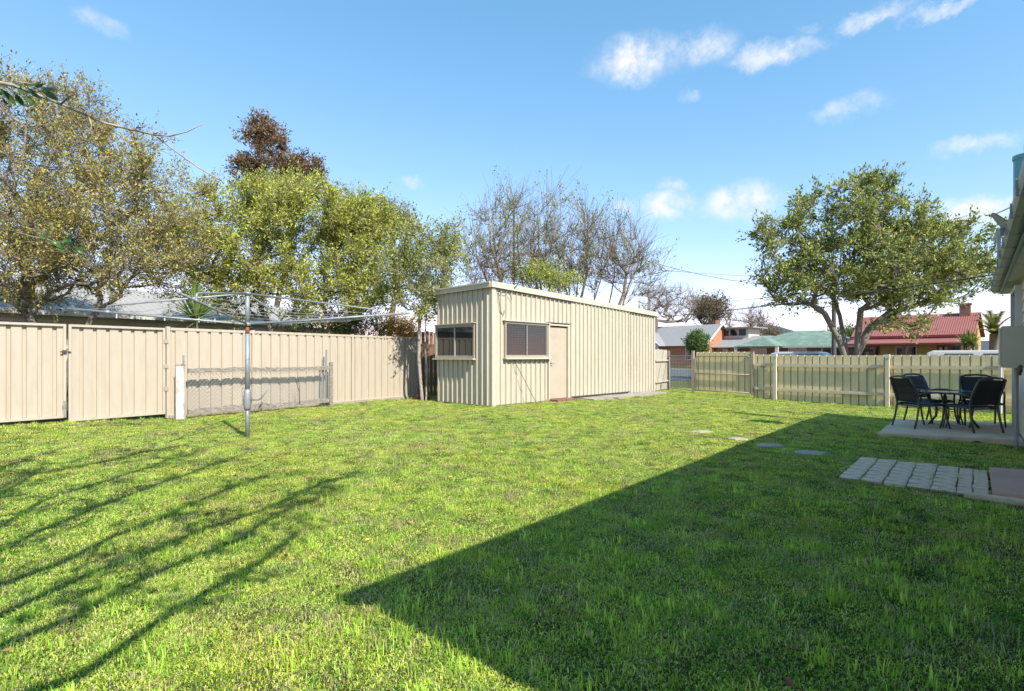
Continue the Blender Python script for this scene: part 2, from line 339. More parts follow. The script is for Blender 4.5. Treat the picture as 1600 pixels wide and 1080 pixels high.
# ------------------------------------------------------------------ left steel fence with gates
LF_A = np.array([-2.92, 16.5]); LF_D = np.array([-8.38, 8.81]) - LF_A; LF_LEN = np.linalg.norm(LF_D); LF_D = LF_D / LF_LEN
LF_N = np.array([LF_D[1], -LF_D[0]]);  
if LF_N @ (-LF_A) < 0: LF_N = -LF_N                               # towards the lawn
LF_TOP = 1.823
def lf_t(px):                                                      # distance along the fence seen at a pixel column
    u = (px - 800) / F; return (LF_A[0] - u * LF_A[1]) / (u * LF_D[1] - LF_D[0])
def lfp(t, o=0.): return LF_A + LF_D * t + LF_N * o
def left_fence():
    base = lfp(5); T = thing('steel_fence', 'cream steel panel fence along the left side of the lawn, behind the clothesline', 'fence', (base[0], base[1], 0))
    tg0 = lf_t(262); ts = [lf_t(651), lf_t(550), lf_t(395), tg0]
    for i, t in enumerate(ts):
        p = lfp(t); mb = MB(); mb.box(v3(p, .92), (.065, .075, 1.86), (v3(LF_D, 0), v3(LF_N, 0), (0, 0, 1))); mb.build('post', 'cream_steel', T)
    for a, b in zip(ts[:-1], ts[1:]):
        a += .035; b -= .035; mb = MB(); z0 = lambda t, a=a: gz(*lfp(a + t)) + .03
        ribbed(mb, lfp(a), LF_D, LF_N, b - a, z0, LF_TOP - .03, .232, .166, .034, .007, .03)
        mb.build('panel', 'cream_steel', T)
        for z in (LF_TOP - .02, .05):
            g = gz(*lfp((a + b) / 2)) if z < 1 else 0
            mb = MB(); mb.beam(v3(lfp(a, .012), z + g), v3(lfp(b, .012), z + g), .062, .055); mb.build('rail', 'cream_steel', T)
    a = lf_t(651); mb = MB(); mb.beam(v3(lfp(a - .05, .03), .02), v3(lfp(tg0, .03), .03), .12, .07); mb.build('plinth', 'concrete_light', T)
    # beyond the gates, out to the left of the picture
    t0 = lf_t(-4) + .9; t1 = t0 + 2.4
    for k in range(2):
        a = t0 + k * 2.4; mb = MB(); ribbed(mb, lfp(a + .03), LF_D, LF_N, 2.34, .15, LF_TOP - .03, .232, .166, .034, .007, .03); mb.build('panel', 'cream_steel', T)
        mb = MB(); p = lfp(a); mb.box(v3(p, .95), (.065, .075, 1.80), (v3(LF_D, 0), v3(LF_N, 0), (0, 0, 1))); mb.build('post', 'cream_steel', T)
        for z in (LF_TOP - .02, .2): mb = MB(); mb.beam(v3(lfp(a, .012), z), v3(lfp(a + 2.4, .012), z), .062, .055); mb.build('rail', 'cream_steel', T)
    # two gate leaves
    def leaf(ta, tb, label, hinge):
        c = lfp((ta + tb) / 2); zb = gz(*c) + .045; zt = LF_TOP - .005
        G = thing('steel_gate', label, 'gate', (c[0], c[1], zb), 'gate leaves in the left fence')
        mb = MB(); ribbed(mb, lfp(ta + .04, .0), LF_D, LF_N, tb - ta - .08, zb + .04, zt - .04, .2, .05, -.034, .007, .08); mb.build('panel', 'cream_steel', G)
        for a, b in ((ta + .02, ta + .02), (tb - .02, tb - .02)):
            mb = MB(); mb.beam(v3(lfp(a, .015), zb), v3(lfp(b, .015), zt), .05, .04); mb.build('stile', 'cream_steel', G)
        for z in (zb + .02, zt - .02):
            mb = MB(); mb.beam(v3(lfp(ta + .0402, .015), z), v3(lfp(tb - .0402, .015), z), .052, .042); mb.build('rail', 'cream_steel', G)
        if hinge:
            for z in (.55, 1.0, 1.5): mb = MB(); mb.box(v3(lfp(ta - .01, .04), z + .05), (.09, .02, .075), (v3(LF_D, 0), v3(LF_N, 0), (0, 0, 1))); mb.build('hinge', 'cream_steel_dark', G)
        else:
            mb = MB(); mb.tube([v3(lfp(ta + .03, .055), zb + .02), v3(lfp(ta + .03, .055), zb + .3)], .012, 6); mb.box(v3(lfp(ta + .03, .045), zb + .2), (.05, .03, .05), (v3(LF_D, 0), v3(LF_N, 0), (0, 0, 1))); mb.build('drop_bolt', 'galv', G)
            mb = MB(); mb.tube([v3(lfp(ta - .06, .055), 1.33), v3(lfp(ta + .09, .055), 1.33)], .012, 6); mb.box(v3(lfp(ta + .03, .05), 1.33), (.06, .03, .06), (v3(LF_D, 0), v3(LF_N, 0), (0, 0, 1))); mb.build('latch', 'dark_metal', G)
    leaf(lf_t(257), lf_t(106.5), 'cream steel gate leaf hinged to the fence post beside the white post', True)
    leaf(lf_t(102.5), t0 - .04, 'cream steel gate leaf with drop bolt, at the left edge of the picture', False)
left_fence()

# ------------------------------------------------------------------ white post and weathered mesh panel against the fence
def mesh_panel():
    def q(px, py, o): t = lf_t(px); return t
    tA = lf_t(271) ; o = .3
    p = lfp(tA, o); g = gz(*p)
    P = thing('concrete_post', 'stout white post with flaking paint in front of the fence', 'post', (p[0], p[1], g))
    mb = MB(); n = 8; a = .085
    mb.prism([(p[0] + a * math.cos(k * math.pi / 4 + .4) * (1 + .06 * (k % 2)), p[1] + a * math.sin(k * math.pi / 4 + .4)) for k in range(8)], g - .05, 1.06); mb.build('shaft', 'white_post', P)
    mb = MB(); mb.box(v3(p, 1.07), (.13, .13, .025)); mb.build('cap', 'old_timber', P)
    t0 = tA - .14; t1 = lf_t(502); c = lfp((t0 + t1) / 2, o); g = gz(*c)
    T = thing('leaning_gate', 'weathered timber framed chain mesh panel leaning between posts before the left fence', 'gate', (c[0], c[1], g))
    z_t, z_b = .955, .13
    r = np.random.default_rng(2)
    for z, w in ((z_t, .09), (z_b, .10)):
        mb = MB(); n = 14
        P_ = [v3(lfp(t0 + (t1 - t0) * k / n, o + .01), z + r.normal() * .006 + (.012 * math.sin(k * .5))) for k in range(n + 1)]
        for k in range(n): mb.beam(P_[k], P_[k + 1] + (P_[k + 1] - P_[k]) * .02, .045 + r.random() * .01, w + r.normal() * .006)
        mb.build('rail', 'old_timber', T)
    mb = MB(); mb.box(v3(lfp(t1 - .05, o + .03), .55), (.09, .05, 1.1), (v3(LF_D, 0), v3(LF_N, 0), (0, 0, 1))); mb.build('end_post', 'old_timber', T)
    mb = MB(); w = .085; H = z_t - z_b
    L = abs(t1 - t0); sg = np.sign(t1 - t0)
    k = -int(H / w)
    while k * w < L:
        for s in (1, -1):
            a = k * w; b = a + H; lo = max(a, 0); hi = min(b, L)
            if hi > lo:
                za = (lo - a); zb_ = (hi - a)
                if s < 0: za, zb_ = H - za, H - zb_
                mb.tube([v3(lfp(t0 + sg * lo, o - .02 + .004 * s), z_b + za), v3(lfp(t0 + sg * hi, o - .02 + .004 * s), z_b + zb_)], .0034, 3, False)
        k += 1
    mb.build('chain_mesh', 'wire', T)
    for px, zt_, lean in ((280, 1.27, .02), (494, 1.18, -.02), (499, 1.42, -.04)):
        t = lf_t(px); S_ = MB(); S_.beam(v3(lfp(t, o - .06), g - .02), v3(lfp(t + lean, o - .06), zt_), .03, .03); S_.build('steel_stake', 'galv', T)
    # a dry stalk grown through the mesh
    mb = MB(); a = lfp(lf_t(455), o + .05); b = lfp(lf_t(453), o + .08)
    mb.tube([v3(a, .12), v3((a + b) / 2, .4), v3(b, .62), v3(b + LF_D * .05, .8)], [.012, .01, .007, .004], 5)
    mb.tube([v3((a + b) / 2, .4), v3(lfp(lf_t(447), o + .05), .75)], [.007, .003], 4); mb.build('dry_stalk', 'bark_dark', T)
mesh_panel()

# ------------------------------------------------------------------ rotary clothesline
def clothesline():
    c = np.array([-4.1, 8.34]); g = gz(*c); T = thing('clothesline', 'galvanised rotary clothesline standing on the lawn', 'clothesline', (c[0], c[1], g))
    mb = MB(); mb.tube([v3(c, g - .02), v3(c, .62)], .03, 12); mb.build('lower_post', 'galv', T, smooth=True)
    mb = MB(); mb.tube([v3(c, .6), v3(c, 1.60)], .036, 12); mb.build('outer_tube', 'galv', T, smooth=True)
    mb = MB(); mb.tube([v3(c, 1.6), v3(c, 1.735)], .03, 12); mb.build('rusty_sleeve', 'rust', T, smooth=True)
    mb = MB(); mb.tube([v3(c, 1.735), v3(c, 2.235)], .034, 12); mb.build('head_tube', 'galv', T, smooth=True)
    mb = MB(); mb.tube([v3(c, .42), v3(c, .45), v3(c, .55), v3(c, .6), v3(c, .68), v3(c, .74)], [.042, .052, .060, .058, .05, .042], 12); mb.build('gear_casing', 'galv', T, smooth=True)
    h = MB(); h.tube([v3(c, .58), v3(c + (.2, -.05), .58), v3(c + (.23, -.055), .6), v3(c + (.36, -.1), .74)], [.011, .011, .011, .009], 6); h.build('crank_handle', 'galv', T, smooth=True)
    mb = MB(); mb.tube([v3(c, 2.2), v3(c, 2.25)], .05, 10); mb.build('hub', 'galv', T, smooth=True)
    mb = MB(); mb.tube([v3(c, 1.72), v3(c, 1.77)], .052, 10); mb.build('hub', 'galv', T, smooth=True)
    C, Sn = 2.434, .427; L = math.hypot(C, Sn); e0 = np.array([C, Sn]) / L
    dirs = [e0, np.array([e0[1], -e0[0]]), -e0, np.array([-e0[1], e0[0]])]
    za, ze = 1.745, 1.955
    for d in dirs:
        mb = MB(); mb.tube([v3(c, za), v3(c + d * L, ze)], .0165, 8); mb.build('arm', 'galv', T, smooth=True)
        k = .79; zb = za + (ze - za) * k
        mb = MB(); mb.tube([v3(c, 2.225), v3(c + d * L * (k - .03), zb + .1), v3(c + d * L * (k - .005), zb + .085), v3(c + d * L * k, zb + .055), v3(c + d * L * k, zb - .01)], .014, 8); mb.build('brace', 'galv', T, smooth=True)
        mb = MB(); mb.tube([v3(c + d * L * (k - .015), zb), v3(c + d * L * (k + .015), zb)], .026, 8); mb.build('clip', 'galv', T, smooth=True)
    for j, k in enumerate((.38, .52, .66, .8, .97)):
        mb = MB(); z = za + (ze - za) * k - .012
        for i in range(4):
            a = c + dirs[i] * L * k; b = c + dirs[(i + 1) % 4] * L * k
            mb.tube([v3(a, z), v3((a + b) / 2, z - .02 - .01 * j), v3(b, z)], .0026, 4, False)
        mb.build('line_wire', 'wire', T)
    mb = MB()
    for d in dirs: mb.tube([v3(c, 2.2), v3(c + d * L * .3, za + (ze - za) * .3)], .003, 4, False)
    mb.build('stay_wire', 'wire', T)
    r = np.random.default_rng(9); a = c + dirs[2] * L * .97; b = c + dirs[3] * L * .97
    for nth, f in zip(('first', 'second', 'third', 'fourth', 'fifth', 'sixth'), (.16, .27, .36, .52, .6, .74)):
        p = a + (b - a) * f; z = za + (ze - za) * .97 - .06
        pg = thing('clothes_peg', nth + ' pale clothes peg from the left on the clothesline wire', 'peg', (p[0], p[1], z), 'pegs on the clothesline')
        for s in (-1, 1): m2 = MB(); m2.beam(v3(p + np.array([s * .006, 0]), z - .045), v3(p + np.array([s * .002, 0]), z + .035), .012, .008); m2.build('prong', 'paint_white', pg)
clothesline()

# ------------------------------------------------------------------ shed
SC = np.array([-.51, 13.30]); SL = np.array([5.04, 19.1]) - SC; SLEN = np.linalg.norm(SL); SL = SL / SLEN
SW = np.array([-SL[1], SL[0]]); SWID = 2.0
SN = -SW                                                           # outward normal of the long wall
def s_t(px): u = (px - 800) / F; return (SC[0] - u * SC[1]) / (u * SL[1] - SL[0])
def w_t(px): u = (px - 800) / F; return (SC[0] - u * SC[1]) / (u * SW[1] - SW[0])
def sp(t, w=0., o=0.): return SC + SL * t + SW * w - SW * o
def roofz(t): return 3.09 - (3.09 - 2.80) * t / SLEN
def shed():
    T = thing('garden_shed', 'long cream ribbed steel shed with skillion roof at the back of the lawn', 'shed', (SC[0], SC[1], 0))
    P, R, Dp = .192, .026, .038
    tw0, tw1 = s_t(788), s_t(853); td0, td1 = s_t(857), s_t(885); ts0, ts1 = s_t(893), s_t(981)
    zs, zt = 1.235, 1.235 + .92
    zw0, zw1 = 1.225, 2.13
    top = lambda a: (lambda t: roofz(a + t) - .05)
    def wall(a, b, zb, ztf, o=0., name='wall_sheet', m='shed_steel'):
        mb = MB(); st = (P - ((a - .1) % P)) % P
        ribbed(mb, sp(a, 0, o), SL, SN, b - a, zb, ztf, P, R, Dp, .006, st); return mb.build(name, m, T)
    wall(.09, tw0, .03, top(.09)); wall(tw0, tw1, .03, zw0); wall(tw0, td1 + .05, zw1 + .04, top(tw0))
    wall(tw1, td0 - .06, .03, zw1 + .04) if td0 - .06 > tw1 + .02 else None
    wall(td1 + .05, ts0, .03, top(td1 + .05)); wall(ts1, SLEN - .06, .02, top(ts1)); wall(ts0, ts1, .4, top(ts0), -.03)
    wall(ts0 - .05, ts1 + .02, .09, lambda t: roofz(ts0 + t) - .09, .035, 'sliding_door')
    mb = MB(); mb.beam(v3(sp(ts0 - .05, 0, .05), .075), v3(sp(ts1 + .02, 0, .05), .075), .05, .035); mb.build('door_track', 'dark_metal', T)
    # corner flashings
    for t in (0.045, SLEN - .03):
        mb = MB(); w_ = .11 if t < 1 else .07; mb.box(v3(sp(t, .0, .02), (roofz(t) - .05) / 2 + .01), (w_, .045, roofz(t) - .06), (v3(SL, 0), v3(SW, 0), (0, 0, 1))); mb.build('corner_flashing', 'shed_trim', T)
    # short wall towards the camera
    a0, a1 = w_t(742.5), w_t(683.5); 
    def endwall(a, b, z0, z1, name='wall_sheet'):
        mb = MB(); st = (P - ((a - .1) % P)) % P; ribbed(mb, sp(-.005, a), SW, -SL, b - a, z0, z1, P, R, Dp, .006, st); mb.build(name, 'shed_steel', T)
    rz = roofz(0) - .06
    endwall(-.0, a0, .03, rz); endwall(a0, a1, .03, 1.22); endwall(a0, a1, 2.09, rz); endwall(a1, SWID, .03, rz) if a1 < SWID - .02 else None
    # hidden walls and roof
    mb = MB(); ribbed(mb, sp(0, SWID), SL, SW, SLEN, .03, lambda t: roofz(t) - .06, P, R, Dp); mb.build('wall_sheet', 'shed_steel', T)
    mb = MB(); ribbed(mb, sp(SLEN, 0), SW, SL, SWID, .03, roofz(SLEN) - .06, P, R, Dp); mb.build('wall_sheet', 'shed_steel', T)
    mb = MB(); e = .06; c = [sp(-e, -e), sp(SLEN + e, -e), sp(SLEN + e, SWID + e), sp(-e, SWID + e)]; zz = [roofz(-e), roofz(SLEN + e)] ; zz = [zz[0], zz[1], zz[1], zz[0]]
    mb.add([v3(p, z - .03) for p, z in zip(c, zz)] + [v3(p, z - .01) for p, z in zip(c, zz)], [(3, 2, 1, 0), (4, 5, 6, 7), (0, 1, 5, 4), (1, 2, 6, 5), (2, 3, 7, 6), (3, 0, 4, 7)])
    rf = mb.build('roof', 'shed_trim', T)
    mb = MB(); mb.beam(v3(sp(-.075, -.075), roofz(0) - .06), v3(sp(SLEN + .08, -.075), roofz(SLEN) - .06), .04, .145); mb.build('fascia', 'shed_trim', T)
    mb = MB(); mb.beam(v3(sp(-.08, -.04), roofz(0) - .065), v3(sp(-.08, SWID + .08), roofz(0) - .085), .04, .15); mb.build('fascia', 'shed_trim', T)
    mb = MB(); mb.beam(v3(sp(-.105, -.04), roofz(0) - .015), v3(sp(-.105, SWID + .08), roofz(0) - .03), .03, .035); mb.build('barge_capping', 'shed_trim', T)
    # floor slab
    mb = MB(); mb.prism([tuple(sp(.02, .03)), tuple(sp(SLEN - .02, .03)), tuple(sp(SLEN - .02, SWID - .03)), tuple(sp(.02, SWID - .03))], -.05, .05); mb.build('floor_slab', 'concrete', T)
    AX = (v3(SL, 0), v3(SW, 0), (0, 0, 1)); AY = (v3(SW, 0), v3(SL, 0), (0, 0, 1))
    # end window: two sliding panes
    def window(pf, ax, a, b, z0, z1, grille):
        mid = (a + b) / 2
        mb = MB(); f = .045
        for (u0, u1, w0, w1) in ((a, b, z0 - f, z0 + .01), (a, b, z1 - .01, z1 + f)):
            mb.box(v3(pf((u0 + u1) / 2, .025), (w0 + w1) / 2), (u1 - u0 + .06, .08, w1 - w0), ax)
        for u in (a - .005, b + .005): mb.box(v3(pf(u, .0255), (z0 + z1) / 2), (.04, .079, z1 - z0 - .02), ax)
        fr = mb.build('window', 'cream_steel_dark', T)
        for k, (u0, u1) in enumerate(((a + .02, mid + .01), (mid - .01, b - .02))):
            o = .012 + .018 * k
            mb = MB(); mb.box(v3(pf((u0 + u1) / 2, o), (z0 + z1) / 2), (u1 - u0 - .03, .006, z1 - z0 - .04), ax); mb.build('pane', 'glass_dark', fr)
            mb = MB(); 
            for u in (u0 + .012, u1 - .012): mb.box(v3(pf(u, o + .002), (z0 + z1) / 2), (.026, .02, z1 - z0 - .02), ax)
            for z in (z0 + .02, z1 - .02): mb.box(v3(pf((u0 + u1) / 2, o + .002), z), (u1 - u0 - .05, .018, .024), ax)
            mb.build('sash', 'alu', fr)
        mb = MB(); mb.box(v3(pf(mid, .07), z0 - .06), (b - a + .12, .13, .035), ax); mb.build('sill', 'shed_trim', fr)
        mb = MB(); mb.box(v3(pf(mid, .06), z1 + .055), (b - a + .14, .1, .02), ax); mb.build('head_flashing', 'shed_trim', fr)
        if grille:
            mb = MB(); n = int((b - a) / .06); m = int((z1 - z0) / .06)
            for i in range(1, n): u = a + (b - a) * i / n; mb.tube([v3(pf(u, .06), z0), v3(pf(u, .06), z1)], .0022, 4, False)
            for j in range(1, m): z = z0 + (z1 - z0) * j / m; mb.tube([v3(pf(a, .066), z), v3(pf(b, .066), z)], .0022, 4, False)
            mb.build('security_grille', 'dark_metal', fr)
        mb = MB(); mb.box(v3(pf(mid, -.12), (z0 + z1) / 2), (b - a + .1, .02, z1 - z0 + .1), ax); mb.build('curtain', 'brick_brown' if grille else 'paint_dark', fr)
    window(lambda u, o: sp(-o, u), AY, a0, a1, 1.24, 2.05, False)
    window(lambda u, o: sp(u, 0, o), AX, tw0, tw1, 1.255, 2.10, True)
    # door
    mb = MB(); dh = 2.02
    for u in (td0 - .035, td1 + .03): mb.box(v3(sp(u, 0, .02), dh / 2 + .05), (.055, .09, dh + .08), AX)
    mb.box(v3(sp((td0 + td1) / 2, 0, .021), dh + .115), (td1 - td0 + .12, .088, .06), AX); mb.build('door_frame', 'shed_trim', T)
    mb = MB(); mb.box(v3(sp((td0 + td1) / 2, 0, -.012), dh / 2 + .06), (td1 - td0 - .02, .035, dh - .02), AX); d = mb.build('door', 'shed_door', T)
    mb = MB(); q = sp(td0 + .05, 0, .03); mb.tube([v3(q, 1.06), v3(q - SW * .05, 1.06)], .022, 8); mb.tube([v3(q - SW * .045, 1.06), v3(q - SW * .05 , 1.06), v3(q - SW * .05 + SL * .1, 1.05)], .01, 6); mb.build('handle', 'galv', d)
    mb = MB(); mb.box(v3(sp((td0 + td1) / 2, 0, .04), dh + .16), (td1 - td0 + .25, .1, .018), AX); mb.build('drip_cap', 'dark_metal', T)
    # cable and hook under the fascia
    q = lambda t, z, o=.05: v3(sp(t, 0, o), z)
    mb = MB(); mb.tube([q(.18, 2.88), q(.3, 2.84, .08), q(.5, 2.87, .08), q(.62, 2.78, .07), q(.66, 2.7, .06)], .008, 5); mb.tube([q(.2, 2.86), q(.22, 2.6), q(.3, 2.33), q(.36, 2.27), q(.4, 2.34), q(.4, 2.42)], .008, 5); mb.build('cable', 'dark_metal', T)
    mb = MB(); mb.tube([q(.72, 3.0, .1), q(.72, 3.04, .17), q(.75, 3.1, .19), q(.78, 3.12, .16)], .012, 6); mb.build('hook', 'dark_metal', T)
    # thin rod leaning on the wall below the window
    r = s_t(808); p0 = sp(r + .35, 0, .38); p1 = sp(r - .22, 0, .05)
    mb = MB(); mb.tube([v3(p0, .0), v3((p0 + p1) / 2, .62), v3(p1, 1.21)], .008, 5); o = mb.build('thin_rod', 'dark_metal'); tag(o, 'thin dark rod leaning on the shed wall below the grilled window', 'rod')
    # step and apron
    mb = MB(); c = sp((td0 + td1) / 2, 0, .22); g = thing('door_step', 'low step of red bricks laid before the shed door', 'step', (c[0], c[1], 0))
    for k in range(5):
        mb = MB(); mb.box(v3(c + SL * (-.36 + .18 * k), .03 + .004 * (k % 2)), (.165, .3 + .02 * (k % 3), .07), AX); mb.build('brick', 'brick_red', g)
    rr = np.random.default_rng(5)
    c = sp((ts0 + ts1) / 2, 0, .4); A = MB()
    for k, (t0, t1, w0, w1) in enumerate(((ts0 + .2, ts0 + 1.0, .06, .75), (ts0 + 1.02, ts0 + 2.0, .06, .9), (ts0 + 2.02, ts1 + .2, .06, .95), (ts1 + .22, ts1 + 1.25, .05, .8))):
        m2 = MB(); m2.prism([tuple(sp(t0, 0, w0)), tuple(sp(t0 + rr.normal() * .05, 0, w1 + rr.normal() * .06)), tuple(sp((t0 + t1) / 2, 0, w1 + rr.normal() * .05)), tuple(sp(t1, 0, w1 + rr.normal() * .05)), tuple(sp(t1, 0, w0))][::-1], -.02, .035 + .006 * (k % 2))
        if k == 0: G = tag(bpy.data.objects.new('concrete_apron', None), kind='structure'); link(G); G.location = (c[0], c[1], 0); WL[G] = Vector((c[0], c[1], 0))
        m2.build('slab', 'concrete_light', G)
shed()

# brown paling fence closing the gap between the steel fence and the shed, with a few loose bricks
def gap_fence():
    a = np.array([-2.95, 16.75]); b = np.array([-1.6, 17.4]); d = (b - a); L = np.linalg.norm(d); d /= L; n = np.array([d[1], -d[0]])
    T = thing('paling_fence', 'brown timber paling fence in the gap beside the shed', 'fence', (a[0], a[1], 0))
    k = 0; r = np.random.default_rng(4)
    while k * .13 < L:
        p = a + d * (k * .13 + .06); mb = MB(); mb.box(v3(p, 1.02 + r.normal() * .015), (.115, .018, 2.0), (v3(d, 0), v3(n, 0), (0, 0, 1))); mb.build('paling', 'timber_brown', T); k += 1
    for z in (.4, 1.6): mb = MB(); mb.beam(v3(a - n * .04, z), v3(b - n * .04, z), .05, .08); mb.build('rail', 'timber_brown', T)
    spots = [(-2.70, 15.55, .2, 0), (-2.52, 15.6, .9, 0), (-2.62, 15.48, .5, 1), (-2.85, 15.7, 1.4, 0), (-2.60, 15.75, 1.1, 0), (-2.72, 15.66, .1, 1)]
    names = ['nearest to the fence end', 'lying nearest the tree', 'on top at the front', 'at the back by the fence end', 'at the back by the tree', 'on top at the back']
    for i, (x, y, an, lv) in enumerate(spots):
        mb = MB(); mb.box((x, y, .038 + lv * .078), (.23, .11, .076), ((math.cos(an), math.sin(an), 0), (-math.sin(an), math.cos(an), 0), (0, 0, 1)))
        tag(mb.build('loose_brick', 'brick_red'), 'loose red brick beside the shed, ' + names[i], 'brick', 'loose bricks beside the shed')
gap_fence()

# ------------------------------------------------------------------ street fence on the right, with gates
FP = 17.55
def f_pt(px, o=0.):
    u = (px - 800) / F; Y = FP / (FN[0] * u + FN[1]); return np.array([u * Y, Y]) - FN * o
def f_t(px): return float((f_pt(px)) @ FD)
def fpt(t, o=0.): return FN * (FP - o) + FD * t
def street_fence():
    t_a, t_b = f_t(1178), f_t(1800); base = fpt((t_a + t_b) / 2)
    T = thing('sheet_fence', 'low olive ribbed sheet fence with timber rails along the street side', 'fence', (base[0], base[1], 0))
    posts = [f_t(1213), f_t(1388), f_t(1565), f_t(1700)]
    gtop = lambda t: gz(*fpt(t)) + 1.405
    t = t_a; 
    while t < t_b - .1:
        L = min(.8, t_b - t); mb = MB()
        ribbed(mb, fpt(t), FD, FN, L - .004, lambda u, t=t: gz(*fpt(t + u)) + .02, lambda u, t=t: gtop(t + u), .2, .028, .045, .006, .09)
        mb.build('sheet', 'fence_steel', T); t += .8
    for p in posts:
        q = fpt(p, .10); mb = MB(); g = gz(*q); mb.box(v3(q, g + .66), (.09, .09, 1.36), (v3(FD, 0), v3(FN, 0), (0, 0, 1))); po = mb.build('post', 'fence_timber', T)
        if p in posts[:2]: mb = MB(); mb.box(v3(q, g + 1.375), (.11, .11, .10), (v3(FD, 0), v3(FN, 0), (0, 0, 1))); mb.build('cap', 'white_post', po)
    ends = [t_a] + posts + [t_b]
    for a, b in zip(ends[:-1], ends[1:]):
        for k, z in enumerate((1.08, .33)):
            p0 = fpt(a + .05, .055); p1 = fpt(b - .05, .055)
            mb = MB(); mb.beam(v3(p0, gz(*p0) + z), v3(p1, gz(*p1) + z + .01), .055, .085); mb.build('rail', 'fence_timber', T)
    # white steel post close to the house
    q = f_pt(1565, .22); g = gz(*q); P = thing('steel_post', 'slim white steel post before the fence beside the meter box', 'post', (q[0], q[1], g))
    mb = MB(); mb.tube([v3(q, g - .02), v3(q, 1.25)], .028, 10); mb.build('shaft', 'paint_white', P)
    mb = MB(); mb.tube([v3(q, 1.25), v3(q, 1.265)], .036, 10); mb.build('cap', 'galv', P)
    # sheeted tube gate
    a, b = f_t(1087), f_t(1174); c = fpt((a + b) / 2, .06); G = thing('tube_gate', 'olive sheeted gate with rounded tube frame beside the street opening', 'gate', (c[0], c[1], 0))
    mb = MB(); ribbed(mb, fpt(a + .02), FD, FN, b - a - .04, .06, 1.40, .2, .028, .04, .006, .06); mb.build('panel', 'fence_steel', G)
    o = .05; mb = MB(); r_ = .14; q = lambda t, z: v3(fpt(t, o), z); zt, zb = 1.27, .06
    path = [q(a, zb), q(a, zt - r_)] + [q(a + r_ * (1 - math.cos(k)), zt - r_ + r_ * math.sin(k)) for k in (.4, .8, 1.2, 1.57)] + [q(b - r_ * (1 - math.cos(k)), zt - r_ + r_ * math.sin(k)) for k in (1.57, 1.2, .8, .4)] + [q(b, zt - r_), q(b, zb), ]
    mb.tube(path, .021, 8); mb.build('frame', 'cream_steel_dark', G, smooth=True)
    for z in (.66, .08): mb = MB(); mb.tube([q(a, z), q(b, z)], .017, 8); mb.build('frame_bar', 'cream_steel_dark', G, smooth=True)
    for px, h, nm, lab in ((1083.5, 1.43, 'gate_post', 'olive steel gate post between the sheeted gate and the mesh gate'), (1176.5, 1.38, 'gate_post', 'olive steel gate post between the sheeted gate and the street fence')):
        p = f_pt(px, .03); mb = MB(); mb.box(v3(p, h / 2), (.08, .08, h), (v3(FD, 0), v3(FN, 0), (0, 0, 1))); o_ = thing(nm, lab, 'post', (p[0], p[1], 0)); mb.build('shaft', 'cream_steel_dark', o_); mb = MB(); mb.box(v3(p, h + .011), (.09, .09, .018), (v3(FD, 0), v3(FN, 0), (0, 0, 1))); mb.build('cap', 'cream_steel_dark', o_)
    # short fence from the shed corner, sunlit
    a = sp(SLEN + .04, .02); b = np.array([5.93, 20.6]); d = b - a; L = np.linalg.norm(d); d /= L; n = np.array([d[1], -d[0]])
    T2 = thing('short_fence', 'short cream sheet fence between the shed corner and the mesh gate', 'fence', (a[0], a[1], 0))
    mb = MB(); ribbed(mb, a, d, n, L, .02, 1.5, .2, .03, -.03, .008, .08); mb.build('sheet', 'shed_steel', T2)
    for z in (.33, 1.1): mb = MB(); mb.beam(v3(a + d * .05 + n * .04, z), v3(b + n * .04, z), .04, .06); mb.build('rail', 'shed_trim', T2)
    mb = MB(); mb.box(v3(b + d * .05 + n * .04, .72), (.1, .1, 1.5), (v3(d, 0), v3(n, 0), (0, 0, 1))); mb.build('post', 'old_timber', T2)
    # mesh gate across the opening
    g0 = b + d * .05 + n * .04; g1 = f_pt(1083.5, .03); e = g1 - g0; Lg = np.linalg.norm(e); e /= Lg; g0 = g0 + e * .08; g1 = g1 - e * .07; Lg -= .15
    G = thing('mesh_gate', 'low wire mesh gate with galvanised frame in the opening beside the shed', 'gate', (g0[0], g0[1], 0))
    mb = MB(); mb.tube([v3(g0, .06), v3(g0, 1.27), v3(g1, 1.27), v3(g1, .06), v3(g0, .06)], .016, 8); mb.build('frame', 'galv', G)
    mb = MB(); k = 0
    while k * .12 < Lg: mb.tube([v3(g0 + e * k * .12, .06), v3(g0 + e * k * .12, 1.27)], .0022, 3, False); k += 1
    for z in np.arange(.18, 1.25, .12): mb.tube([v3(g0, z), v3(g1, z)], .0022, 3, False)
    mb.build('wire_mesh', 'wire', G)
street_fence()

